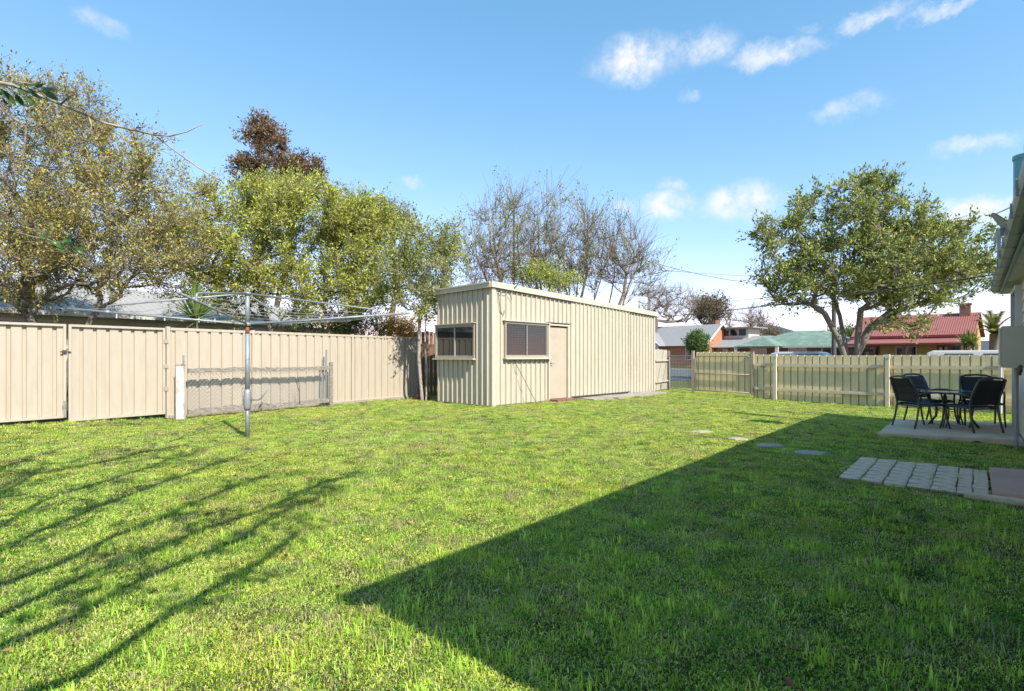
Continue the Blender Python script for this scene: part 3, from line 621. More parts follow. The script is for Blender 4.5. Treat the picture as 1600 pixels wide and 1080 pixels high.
# ------------------------------------------------------------------ the house on the right
HW = np.array([9.03, 9.68])                                        # far corner of the long wall
HLEN, HDEP = 12.05, 7.6
OV = .18
def hp(t, w=0.): return HW - D1 * t - D2 * w                       # t towards the camera, w into the house
def house():
    T = thing('weatherboard_house', 'cream weatherboard house at the right edge casting the big shadow', 'house', (HW[0], HW[1], -.1))
    zf, ze = -.12, 2.42
    ax = (v3(D1, 0), v3(D2, 0), (0, 0, 1))
    # core walls
    mb = MB(); mb.prism([tuple(hp(.03, .03)), tuple(hp(HLEN - .03, .03)), tuple(hp(HLEN - .03, HDEP)), tuple(hp(.03, HDEP))], zf, ze); mb.build('wall', 'weatherboard', T)
    nb = 15; h = (ze - zf) / nb
    for k in range(nb):
        z0 = zf + k * h; mb = MB()
        A = [hp(0, .028), hp(HLEN, .028)]
        V = []
        for p in A: V += [v3(p, z0), v3(p + D2 * .028, z0), v3(p + D2 * .010, z0 + h), v3(p, z0 + h)]
        mb.add(V, [(0, 1, 2, 3), (7, 6, 5, 4), (1, 5, 6, 2), (0, 4, 5, 1)]); mb.build('weatherboard', 'weatherboard', T)
        mb = MB(); A = [hp(.028, 0.0), hp(.028, HDEP)]; V = []
        for p in A: V += [v3(p, z0), v3(p + D1 * .028, z0), v3(p + D1 * .010, z0 + h), v3(p, z0 + h)]
        mb.add(V, [(0, 1, 2, 3), (7, 6, 5, 4), (1, 5, 6, 2), (0, 4, 5, 1)]); mb.build('weatherboard', 'weatherboard', T)
    mb = MB(); mb.box(v3(hp(-.005, -.005), (zf + ze) / 2), (.05, .05, ze - zf), ax); mb.build('corner_stop', 'weatherboard', T)
    # windows in the long wall
    for t, w, z0, z1 in ((1.35, 1.2, 1.55, 2.28), (6.2, 1.5, 1.0, 2.2), (9.8, 1.2, 1.0, 2.2)):
        fr = MB(); c = hp(t, -.03)
        for s in (-1, 1): fr.box(v3(c + D1 * s * (w / 2 + .03), (z0 + z1) / 2), (.07, .09, z1 - z0 + .12), ax)
        for z in (z0 - .03, z1 + .03): fr.box(v3(c, z), (w, .088, .06), ax)
        f = fr.build('window', 'paint_white', T)
        for s in (-1, 1): mb = MB(); mb.box(v3(hp(t + s * w / 4, -.02), (z0 + z1) / 2), (w / 2 - .02, .02, z1 - z0 - .01), ax); mb.build('pane', 'glass_dark', f)
        mb = MB(); mb.box(v3(hp(t, -.07), z0 - .08), (w + .2, .14, .035), ax); mb.build('sill', 'paint_white', f)
    # eaves: soffit boards, fascia, gutter, roof
    E = lambda t, w: hp(t, w)
    t0, t1, w0, w1 = -.2, HLEN + .2, -OV, HDEP + OV
    n = 24; L = t1 - t0
    for k in range(n):
        a = t0 + L * k / n; b = t0 + L * (k + 1) / n - .012
        mb = MB(); mb.prism([tuple(E(a, w0 + .02)), tuple(E(b, w0 + .02)), tuple(E(b, .02)), tuple(E(a, .02))], ze - .01, ze + .008); mb.build('soffit_panel', 'soffit_board' if k else 'soffit', T)
    mb = MB(); mb.prism([tuple(E(t0, .02)), tuple(E(.0, .02)), tuple(E(.0, HDEP)), tuple(E(t0, HDEP))], ze - .012, ze + .006); mb.build('soffit_panel', 'soffit', T)
    for a, b in ((E(t0, w0), E(t1, w0)), (E(t0, w0), E(t0, w1)), (E(t1, w0), E(t1, w1))):
        mb = MB(); mb.beam(v3(a, ze + .06), v3(b, ze + .06), .025, .16); mb.build('fascia', 'fascia_green', T)
    # gutter: quad profile swept along the eaves
    prof = [(.0, .02), (.0, -.075), (.05, -.09), (.095, -.075), (.11, -.03), (.11, .035), (.098, .035), (.098, -.02), (.02, -.06), (.015, .02)]
    for a, b, nrm, oa, ob in ((E(t0, w0), E(t1, w0), D2, 1, 1), (E(t0, w0), E(t0, w1), D1, 1, 1)):
        mb = MB(); V = []; dd = (b - a) / np.linalg.norm(b - a); m = len(prof)
        for p, s in ((a, -1), (b, 1)):
            for o, z in prof: V.append(v3(p + nrm * (o + .014) + dd * s * o, ze + .1 + z))
        mb.add(V, [(i, (i + 1) % m, m + (i + 1) % m, m + i) for i in range(m)] + [tuple(range(m))[::-1], tuple(range(m, 2 * m))]); mb.build('gutter', 'gutter', T)
    for k in range(14):                                             # gutter brackets
        p = E(t0 + .35 + k * .85, w0); mb = MB(); mb.beam(v3(p + D2 * .01, ze + .012), v3(p + D2 * .125, ze + .012), .018, .006); mb.beam(v3(p + D2 * .128, ze + .01), v3(p + D2 * .128, ze + .14), .018, .006, up=v3(D1, 0)); mb.build('gutter_bracket', 'gutter', T)
    # hipped roof
    zr = ze + .13; pit = math.tan(math.radians(21)); hh = (w1 - w0) / 2
    A, B, C, D_ = E(t0, w0), E(t1, w0), E(t1, w1), E(t0, w1); R0 = E(t0 + hh, (w0 + w1) / 2); R1 = E(t1 - hh, (w0 + w1) / 2); zt = zr + hh * pit
    mb = MB(); mb.add([v3(A, zr), v3(B, zr), v3(C, zr), v3(D_, zr), v3(R0, zt), v3(R1, zt)], [(0, 1, 5, 4), (1, 2, 5), (2, 3, 4, 5), (3, 0, 4), (3, 2, 1, 0)]); mb.build('roof', 'fascia_green', T)
    # meter box on the long wall
    c = hp(2.95, 0); M = thing('meter_box', 'beige electricity meter box on the house wall at the right edge', 'meter box', (c[0], c[1], 1.09))
    mb = MB(); mb.box(v3(hp(2.95, -.135), 1.38), (.62, .25, .57), ax); mb.build('case', 'meter_box', M)
    mb = MB(); mb.box(v3(hp(2.95, -.27), 1.38), (.56, .018, .51), ax); mb.build('door', 'meter_box', M)
    mb = MB(); mb.tube([v3(hp(2.95, -.1), 1.09), v3(hp(2.95, -.1), .0)], .025, 8); mb.build('conduit', 'galv', M)
    mb = MB(); mb.tube([v3(hp(3.27, -.08), 1.0), v3(hp(3.3, -.08), 1.1), v3(hp(3.4, -.08), 1.12), v3(hp(3.5, -.08), 1.05)], .02, 8); mb.build('pipe_bend', 'dark_metal', M)
    # flue with cowl, on the roof near the eave
    x, y = .954 * 8.05, 8.05; r = .135; Fl = thing('flue', 'green metal flue with wide cowl on the house roof, top right', 'flue', (x, y, 2.6))
    mb = MB(); mb.tube([(x, y, 2.5), (x, y, 3.6)], .085, 16); mb.build('pipe', 'galv', Fl, smooth=True)
    mb = MB(); mb.tube([(x, y, 3.43), (x, y, 3.46), (x, y, 3.52), (x, y, 4.2)], [.09, .125, r, r], 24); mb.build('cowl', 'flue_green', Fl)
    mb = MB(); mb.tube([(x, y, 4.2), (x, y, 4.26)], r + .012, 24); mb.build('rim', 'flue_green', Fl)
    # satellite dish on a short mast at the eave
    q = at(1561, 390, 7.5); x, y = q.x, q.y; Dh = thing('satellite_dish', 'grey satellite dish on a short mast at the house gutter', 'satellite dish', (x, y, 2.45))
    mb = MB(); mb.tube([(x, y, 2.45), (x, y, 2.93), (x + .05, y, 2.97)], .022, 8); mb.build('mast', 'galv', Dh, smooth=True)
    mb = MB(); cc = np.array([x + .03, y - .02, 3.06]); nrm = np.array([.60, -.45, .61]); nrm /= np.linalg.norm(nrm); a = np.cross(nrm, (0, 0, 1)); a /= np.linalg.norm(a); b = np.cross(nrm, a)
    V = [cc]; Fc = []; m = 20
    for i, rr in enumerate((.08, .15, .21)):
        for k in range(m): th = k * 2 * math.pi / m; V.append(cc + (a * math.cos(th) + b * math.sin(th) * 1.08) * rr + nrm * rr * rr * .9)
    Fc += [(0, 1 + k, 1 + (k + 1) % m) for k in range(m)] + [(1 + i * m + k, 1 + (i + 1) * m + k, 1 + (i + 1) * m + (k + 1) % m, 1 + i * m + (k + 1) % m) for i in range(2) for k in range(m)]
    mb.add(V, Fc); mb.add(np.array(V) - nrm * .012, [f[::-1] for f in Fc]); mb.build('reflector', 'gutter', Dh, smooth=True)
    mb = MB(); mb.tube([cc - b * .2, cc + nrm * .3 - b * .12], .01, 6); mb.box(cc + nrm * .31 - b * .12, (.05, .05, .09)); mb.build('feed_arm', 'galv', Dh)
    mb = MB(); mb.box((x + .03, y, 2.98), (.09, .07, .1)); mb.build('bracket', 'galv', Dh)
house()

# ------------------------------------------------------------------ patio slab, paved path, stepping stones
SLAB_Z = .03
def patio():
    q = [(5.88, 8.66), (7.55, 7.95), (9.05, 9.72), (9.35, 9.9), (7.47, 10.5)]
    mb = MB(); r = np.random.default_rng(8)
    pts = []
    for a, b in zip(q, q[1:] + q[:1]):
        a = np.array(a); b = np.array(b); n = max(1, int(np.linalg.norm(b - a) / .25))
        for k in range(n): p = a + (b - a) * k / n; pts.append(tuple(p + (r.normal(size=2) * .006 if k else 0)))
    c = np.mean(pts, 0); n = len(pts); z = SLAB_Z
    V = [(x, y, -.3) for x, y in pts] + [(x, y, z - .02) for x, y in pts] + [tuple(np.array((x, y)) + (c - (x, y)) / np.linalg.norm(c - (x, y)) * .015) + (z,) for x, y in pts]
    mb.add(V, [(i, (i + 1) % n, n + (i + 1) % n, n + i) for i in range(n)] + [(n + i, n + (i + 1) % n, 2 * n + (i + 1) % n, 2 * n + i) for i in range(n)] + [tuple(2 * n + i for i in range(n))])
    struct('patio_slab', mb, 'concrete')
    # dark drain hole in its edge
    e0 = np.array(q[0]); e1 = np.array(q[1]); d = (e1 - e0) / np.linalg.norm(e1 - e0); nn = np.array([d[1], -d[0]]); p = e0 + (e1 - e0) * .70
    mb = MB(); mb.add([v3(p + d * .075 * math.cos(a) + nn * .012, SLAB_Z - .13 + .07 * math.sin(a)) for a in np.linspace(0, 2 * math.pi, 14)[:-1]] + [v3(p + d * .075 * math.cos(a) - nn * .1, SLAB_Z - .13 + .07 * math.sin(a)) for a in np.linspace(0, 2 * math.pi, 14)[:-1]], [tuple(range(13))] + [(i, (i + 1) % 13, 13 + (i + 1) % 13, 13 + i) for i in range(13)])
    o = mb.build('drain_pipe', 'paint_dark'); tag(o, 'dark drain pipe mouth in the edge of the patio slab', 'pipe')
    # path
    P0 = np.array([3.32, 5.48]); ux = -D2; uy = D1
    G = bpy.data.objects.new('paved_path', None); link(G); G.location = (P0[0], P0[1], 0); WL[G] = Vector((P0[0], P0[1], 0)); tag(G, kind='structure')
    widths = [.185] * 5 + [.115, .115]; u = 0; r = np.random.default_rng(12)
    for ci, w in enumerate(widths):
        rowh = .2 if w > .15 else .155; nrow = int(1.42 / rowh)
        off = r.random() * .03
        for k in range(nrow):
            a = k * rowh + off; g = .007
            cz = [P0 + ux * (u + g) + uy * (a + g), P0 + ux * (u + w - g * .3) + uy * (a + g), P0 + ux * (u + w - g * .3) + uy * (a + rowh - g * .3), P0 + ux * (u + g) + uy * (a + rowh - g * .3)]
            cz = [c + r.normal(size=2) * .004 for c in cz]; cc = np.mean(cz, 0); g0 = gz(*cc)
            zt = g0 + .026 + r.normal() * .003; tl = r.normal(size=2) * .012
            V = [v3(c, g0 - .03) for c in cz] + [v3(c, zt - .005 + (c - cc) @ tl) for c in cz] + [v3(cc + (c - cc) * .965, zt + (c - cc) @ tl) for c in cz]
            mb = MB(); mb.add(V, [(i, (i + 1) % 4, 4 + (i + 1) % 4, 4 + i) for i in range(4)] + [(4 + i, 4 + (i + 1) % 4, 8 + (i + 1) % 4, 8 + i) for i in range(4)] + [(8, 9, 10, 11)])
            mb.build('paver', 'paver', G)
        u += w
    mb = MB(); n_ = 8; V = []
    for k in range(n_ + 1):
        for q_ in (0.0, 1.4): p_ = P0 + ux * (1.15 * k / n_) + uy * (.01 + q_); V.append(v3(p_, gz(*p_) + .014))
    mb.add(V, [(2 * k, 2 * k + 2, 2 * k + 3, 2 * k + 1) for k in range(n_)]); mb.build('sand_bed', 'gravel', G)
    mb = MB(); a = [P0 + ux * (u + .02) + uy * .02, P0 + ux * 1.62 + uy * .0, P0 + ux * 1.62 + uy * 1.5, P0 + ux * (u + .02) + uy * 1.42]; g0 = min(gz(*x) for x in a)
    mb.prism([tuple(x) for x in a], g0 - .05, g0 + .075); mb.build('concrete_strip', 'concrete_pink', G)
    mb = MB(); a = [P0 + ux * .98 + uy * -.06, P0 + ux * 1.62 + uy * -.12, P0 + ux * 1.62 + uy * .0, P0 + ux * .98 + uy * .005]
    mb.prism([tuple(x) for x in a], g0 - .05, g0 + .05); mb.build('edging', 'concrete', G)
    for px, py, w, lab in ((1097, 675, 32, 'pale flat stepping stone nearest the shed in the row across the lawn'), (1154, 687, 34, 'pale flat stepping stone just outside the house shadow edge'), (1204, 697.5, 42, 'flat grey stepping stone just inside the house shadow'), (1265, 709, 50, 'largest flat grey stepping stone, nearest the paved path')):
        p = ground(px, py, .01); Y = p.y; a = w / 2 / F * Y * .92; mb = MB(); n = 11; r = np.random.default_rng(px)
        q = [(p.x + a * (1 + r.normal() * .17) * math.cos(k * 2 * math.pi / n), p.y + a * .8 * (1 + r.normal() * .17) * math.sin(k * 2 * math.pi / n)) for k in range(n)]; g = gz(p.x, p.y)
        V = [(x, y, g - .03) for x, y in q] + [(x, y, g + .012) for x, y in q] + [(p.x + (x - p.x) * .9, p.y + (y - p.y) * .9, g + .022) for x, y in q]
        mb.add(V, [(i, (i + 1) % n, n + (i + 1) % n, n + i) for i in range(n)] + [(n + i, n + (i + 1) % n, 2 * n + (i + 1) % n, 2 * n + i) for i in range(n)] + [tuple(2 * n + i for i in range(n))])
        o = mb.build('stepping_stone', 'stone'); tag(o, lab, 'stepping stone', 'stepping stones across the lawn')
        STONES.append((p.x, p.y, a * .8))
STONES = []
patio()

# ------------------------------------------------------------------ chairs and table
def make_chair():
    T = thing('patio_chair', 'x', 'chair'); 
    def bar(pts, r, name, n=8): mb = MB(); mb.tube(pts, r, n); return mb.build(name, 'chair_metal', T, smooth=True)
    for s in (-1, 1):
        bar([(s * .255, -.30, 0), (s * .25, -.255, .16), (s * .245, -.225, .34), (s * .245, -.215, .42), (s * .245, -.25, .58), (s * .24, -.315, .74), (s * .225, -.36, .845)], [.014, .016, .018, .018, .018, .017, .015], 'back_post')
        bar([(s * .27, .30, 0), (s * .265, .255, .15), (s * .265, .235, .3), (s * .265, .23, .42)], [.013, .015, .016, .016], 'leg')
        bar([(s * .265, .23, .42), (s * .268, .235, .54), (s * .27, .2, .592), (s * .272, .08, .61), (s * .268, -.1, .602), (s * .25, -.245, .575)], .0145, 'armrest')
        bar([(s * .245, -.215, .385), (s * .255, .23, .395)], .0145, 'side_rail')
    bar([(-.225, -.36, .84), (-.15, -.372, .868), (0, -.378, .882), (.15, -.372, .868), (.225, -.36, .84)], .017, 'top_rail')
    bar([(-.255, .225, .385), (.255, .225, .385)], .013, 'cross_bar'); bar([(-.245, -.21, .375), (.245, -.21, .375)], .013, 'cross_bar')
    def pad(rows, name, m, th):
        mb = MB(); nx = 9; V = []; n = len(rows)
        for sgn in (1, -1):
            for i, (c, nn, puff) in enumerate(rows):
                for j in range(nx):
                    x = -.225 + .45 * j / (nx - 1); e = 1 - abs(2 * j / (nx - 1) - 1) ** 6
                    V.append(np.array([x, c[0], c[1]]) + np.array([0, nn[0], nn[1]]) * sgn * (th * .3 + th * puff * e))
        Fc = [(k * n * nx + i * nx + j, k * n * nx + i * nx + j + 1, k * n * nx + (i + 1) * nx + j + 1, k * n * nx + (i + 1) * nx + j) for k in range(2) for i in range(n - 1) for j in range(nx - 1)]
        for i in range(n - 1):
            for j in (0, nx - 1): Fc.append((i * nx + j, (i + 1) * nx + j, n * nx + (i + 1) * nx + j, n * nx + i * nx + j))
        for i in (0, n - 1):
            for j in range(nx - 1): Fc.append((i * nx + j, i * nx + j + 1, n * nx + i * nx + j + 1, n * nx + i * nx + j))
        mb.add(V, Fc); return mb.build(name, m, T, smooth=True)
    rows = []
    for i in range(16):
        f = i / 15; z = .44 + .40 * f; y = -.22 - .03 * f - .11 * f * f; seg = (f * 3) % 1 if f < 1 else 0
        rows.append(((y, z), (.93, .3), .25 + .75 * math.sin(math.pi * min(max(seg, 0), 1)) ** .6))
    pad(rows, 'backrest', 'sling_black', .014)
    rows = []
    for i in range(13):
        f = i / 12; y = -.20 + .44 * f; z = .412 - .012 * math.sin(math.pi * f); seg = (f * 2) % 1 if f < 1 else 0
        rows.append(((y, z), (0, 1), .3 + .7 * math.sin(math.pi * seg) ** .6))
    pad(rows, 'seat', 'sling_blue', .018)
    return T
chair = make_chair()
spots = [((7.56, 8.86), 5, 'black padded patio chair nearest the camera, its back turned to us'),
         ((7.05, 9.30), -88, 'black padded patio chair on the left, seen from the side facing the table'),
         ((7.78, 10.02), 190, 'black padded patio chair behind the table on the left, facing us'),
         ((8.38, 9.62), 150, 'black padded patio chair behind, by the wall, mostly hidden by the nearest chair')]
for i, (p, a, lab) in enumerate(spots):
    o = chair if i == 0 else copy_tree(chair); o.location = (p[0], p[1], SLAB_Z); o.rotation_euler.z = math.radians(a)
    o['label'] = lab; o['group'] = 'chairs around the patio table'
def table():
    c = np.array([7.72, 9.42]); z0 = SLAB_Z; h = .60; R = .45
    T = thing('patio_table', 'round dark glass patio table on bronze legs on the concrete slab', 'table', (c[0], c[1], z0))
    mb = MB(); n = 36; mb.prism([(c[0] + (R - .012) * math.cos(k * 2 * math.pi / n), c[1] + (R - .012) * math.sin(k * 2 * math.pi / n)) for k in range(n)], z0 + h - .008, z0 + h); mb.build('table_top', 'glass_table', T)
    mb = MB(); th = np.linspace(0, 2 * math.pi, 41); mb.tube([(c[0] + R * math.cos(a), c[1] + R * math.sin(a), z0 + h - .006) for a in th], .016, 8); mb.build('rim', 'chair_metal', T, smooth=True)
    for k in range(4):
        a = .55 + k * math.pi / 2; d = np.array([math.cos(a), math.sin(a)])
        for s in (-1, 1):
            e = np.array([-d[1], d[0]]) * .022 * s
            mb = MB(); mb.tube([v3(c + d * .42 + e, z0 + h - .01), v3(c + d * .36 + e, z0 + .46), v3(c + d * .24 + e, z0 + .30), v3(c + d * .25 + e, z0 + .16), v3(c + d * .36 + e, z0 + .0)], .0125, 8); mb.build('leg', 'chair_metal', T, smooth=True)
    mb = MB(); mb.tube([(c[0] + .25 * math.cos(a), c[1] + .25 * math.sin(a), z0 + .27) for a in th], .009, 6); mb.build('ring', 'chair_metal', T, smooth=True)
table()

# ------------------------------------------------------------------ trees
def palette(r, n, cols, jit=.12):
    c = np.array([x[1] for x in cols]); w = np.array([x[0] for x in cols], float); w /= w.sum()
    k = r.choice(len(c), n, p=w); out = c[k] * (1 + r.normal(size=(n, 1)) * jit + r.normal(size=(n, 3)) * jit * .3)
    return np.clip(out, .005, .9)
def leaves(mb, r, P, D, size, cols, aspect=.45, up=.5, nv=4):
    """one small folded leaf for each point P, growing along D"""
    n = len(P); P = np.asarray(P); D = np.asarray(D) + r.normal(size=(n, 3)) * .55; D /= np.linalg.norm(D, axis=1)[:, None]
    N_ = r.normal(size=(n, 3)) + np.array([0, 0, up * 2]); Sd = np.cross(D, N_); Sd /= np.linalg.norm(Sd, axis=1)[:, None] + 1e-9
    Nn = np.cross(Sd, D); l = (size * (1 + r.normal(size=n) * .25)).clip(size * .4, size * 1.7)[:, None]; w = l * aspect
    V = np.stack([P, P + D * l * .45 + Sd * w * .5 + Nn * w * .15, P + D * l, P + D * l * .45 - Sd * w * .5 + Nn * w * .15], 1)
    b = mb.n; mb.v.append(V.reshape(-1, 3)); mb.n += 4 * n
    idx = (np.arange(n)[:, None] * 4 + np.arange(4)[None, :] + b).tolist(); mb.f.extend([tuple(i) for i in idx])
    c = palette(r, n, cols); c4 = np.concatenate([c, np.ones((n, 1))], 1); c4 = np.repeat(c4, 4, 0)
    mb.c = (mb.c or []) + [c4]
def sample(r, ells, n, shell=.0, sep=0.):
    """points inside a union of ellipsoids [(centre, radii, weight)]"""
    out = []; w = np.array([e[2] for e in ells], float); w /= w.sum(); tries = 0
    while len(out) < n and tries < n * 60:
        tries += 1; c, rad, _ = ells[r.choice(len(ells), p=w)]
        d = r.normal(size=3); d /= np.linalg.norm(d); q = (shell + (1 - shell) * r.random()) ** (1 / 2.2) if shell else r.random() ** (1 / 3)
        p = np.array(c) + d * np.array(rad) * q
        if sep and out and np.min(np.linalg.norm(np.array(out) - p, axis=1)) < sep: continue
        out.append(p)
    return np.array(out)
def skeleton(r, trunks, targets, bend=.25, seglen=.5, upb=.3):
    """branches grown from trunk polylines towards target points; returns node positions, parents"""
    pos = []; par = []
    for tr in trunks:
        for i, p in enumerate(tr): pos.append(np.array(p, float)); par.append(-1 if i == 0 else len(pos) - 2)
    root_dist = [0.] * len(pos)
    for i in range(len(pos)):
        if par[i] >= 0: root_dist[i] = root_dist[par[i]] + np.linalg.norm(pos[i] - pos[par[i]])
    tops = np.array([tr[-1] for tr in trunks])
    order = np.argsort([np.min(np.linalg.norm(tops - t, axis=1)) for t in targets])
    tips = []
    for k in order:
        t = targets[k]; A = np.array(pos); d = np.linalg.norm(A - t, axis=1)
        cost = d + .12 * np.array(root_dist) + 1.2 * np.maximum(0, A[:, 2] - t[2] + .1) 
        first = sum(1 for _ in ())
        cost[[i for i in range(len(pos)) if par[i] == -1]] += 50
        i = int(np.argmin(cost)); a = A[i]; L = d[i]; n = max(2, int(L / seglen))
        side = r.normal(size=3) * bend * L * .5; side[2] += upb * L * -.25
        last = i
        for s in range(1, n + 1):
            f = s / n; p = a + (t - a) * f + side * f * (1 - f) * 2 + (r.normal(size=3) * .03 * L if s < n else 0)
            pos.append(p); par.append(last); root_dist.append(root_dist[last] + L / n); last = len(pos) - 1
        tips.append(last)
    return np.array(pos), par, tips
def limb_mesh(pos, par, tips, rtip, rmax, expo=.45, sides=(7, 4), gen=None):
    n = len(pos); cnt = np.zeros(n); ch = [[] for _ in range(n)]
    for i, p in enumerate(par):
        if p >= 0: ch[p].append(i)
    for t in tips: cnt[t] += 1
    for i in range(n - 1, -1, -1):
        if cnt[i] == 0: cnt[i] = .6
        if par[i] >= 0: cnt[par[i]] += cnt[i] if cnt[i] >= .99 else .3
    m = cnt.max(); rad = np.maximum(rtip, rmax * (cnt / m) ** expo)
    mb = MB(); starts = [i for i in range(n) if par[i] == -1]; stack = [(s, None) for s in starts]
    while stack:
        s, pr = stack.pop(); line = ([pr] if pr is not None else []) + [s]; cur = s
        while ch[cur]:
            c = sorted(ch[cur], key=lambda q: -cnt[q]); stack.extend((q, cur) for q in c[1:]); cur = c[0]; line.append(cur)
        if len(line) < 2: continue
        R = rad[line].copy()
        if pr is not None: R[0] = min(R[0], R[1] * 1.15)
        mb.tube(pos[line], R, sides[0] if R.max() > rmax * .25 else sides[1], False)
    return mb, rad
def twigs(mb, r, base, dirs, n, length, rad, up=.3, seg=3, spread=.8):
    """thin twigs; returns points and directions along them"""
    PP = []; DD = []
    for b, d in zip(base, dirs):
        for _ in range(n):
            v = d / (np.linalg.norm(d) + 1e-9) + r.normal(size=3) * spread + np.array([0, 0, up]); v /= np.linalg.norm(v); L = length * (.5 + r.random())
            pts = [b]; 
            for s in range(seg): v = v + r.normal(size=3) * .22 + np.array([0, 0, up * .2]); v /= np.linalg.norm(v); pts.append(pts[-1] + v * L / seg)
            mb.tube(pts, np.linspace(rad, rad * .45, len(pts)), 3, False)
            for s in range(seg): PP += [pts[s + 1], (pts[s] + pts[s + 1]) / 2]; DD += [v, v]
    return np.array(PP), np.array(DD)
def make_tree(name, label, cat, seed, base, trunks, ells, ntar, cols, nleaf, lsize, rmax, bark='bark', group=None, ntw=3, tlen=.45, trad=.006, shell=.35, sep=0.,
              leafspread=.14, aspect=.45, up=.3, bend=.25, lmat='leaf', expo=.45, leaf_frac=1., extra=None, seglen=.5, rtip=.008, spread=.8):
    r = np.random.default_rng(seed); T = thing(name, label, cat, base, group)
    tg = sample(r, ells, ntar, shell, sep); pos, par, tips = skeleton(r, trunks, tg, bend, seglen)
    mb, rad = limb_mesh(pos, par, tips, rtip, rmax, expo)
    trunk = mb.build('trunk', bark, T, smooth=True)
    tw = MB(); dirs = [pos[t] - pos[par[t]] for t in tips]; bs = [pos[t] for t in tips]
    mid = [par[t] for t in tips]; bs += [pos[t] for t in mid]; dirs += [pos[t] - pos[par[t]] for t in mid]
    P, D = twigs(tw, r, bs, dirs, ntw, tlen, trad, up, spread=spread); tb = tag(tw.build('twigs', bark, T), kind='stuff')
    if nleaf:
        if leaf_frac < 1:
            keep = r.random(len(bs)) < leaf_frac; P = P.reshape(len(bs), -1, 3)[keep].reshape(-1, 3); D = D.reshape(len(bs), -1, 3)[keep].reshape(-1, 3)
        k = r.integers(0, len(P), nleaf); cr = MB(); leaves(cr, r, P[k] + r.normal(size=(nleaf, 3)) * leafspread, D[k], lsize, cols, aspect)
        if extra: extra(cr, r, P, D)
        cr.build('crown', lmat, T)
    return T
def el(px, py, Y, rx, rz, ry=None, w=1.):
    c = at(px, py, Y); return (np.array(c), np.array([rx * Y / F, (ry if ry else (rx + rz) / 2 * Y / F), rz * Y / F]), w)
OLIVE = [(4, (.44, .37, .08)), (3, (.54, .42, .10)), (3, (.26, .28, .06)), (1.5, (.48, .36, .12)), (3, (.17, .20, .06)), (2, (.34, .33, .16)), (.5, (.42, .22, .12))]
YGREEN = [(5, (.42, .46, .07)), (4, (.28, .34, .055)), (3, (.52, .52, .10)), (2, (.15, .20, .04)), (1.2, (.42, .29, .11))]
GREEN = [(4, (.28, .33, .07)), (4, (.18, .24, .055)), (3, (.40, .41, .09)), (2, (.10, .14, .035)), (1.2, (.50, .46, .12))]
RUST = [(4, (.25, .145, .085)), (3, (.16, .115, .08)), (2, (.32, .20, .11)), (3, (.17, .16, .075))]
DKGREEN = [(4, (.10, .18, .045)), (3, (.065, .12, .03)), (2, (.18, .25, .06))]

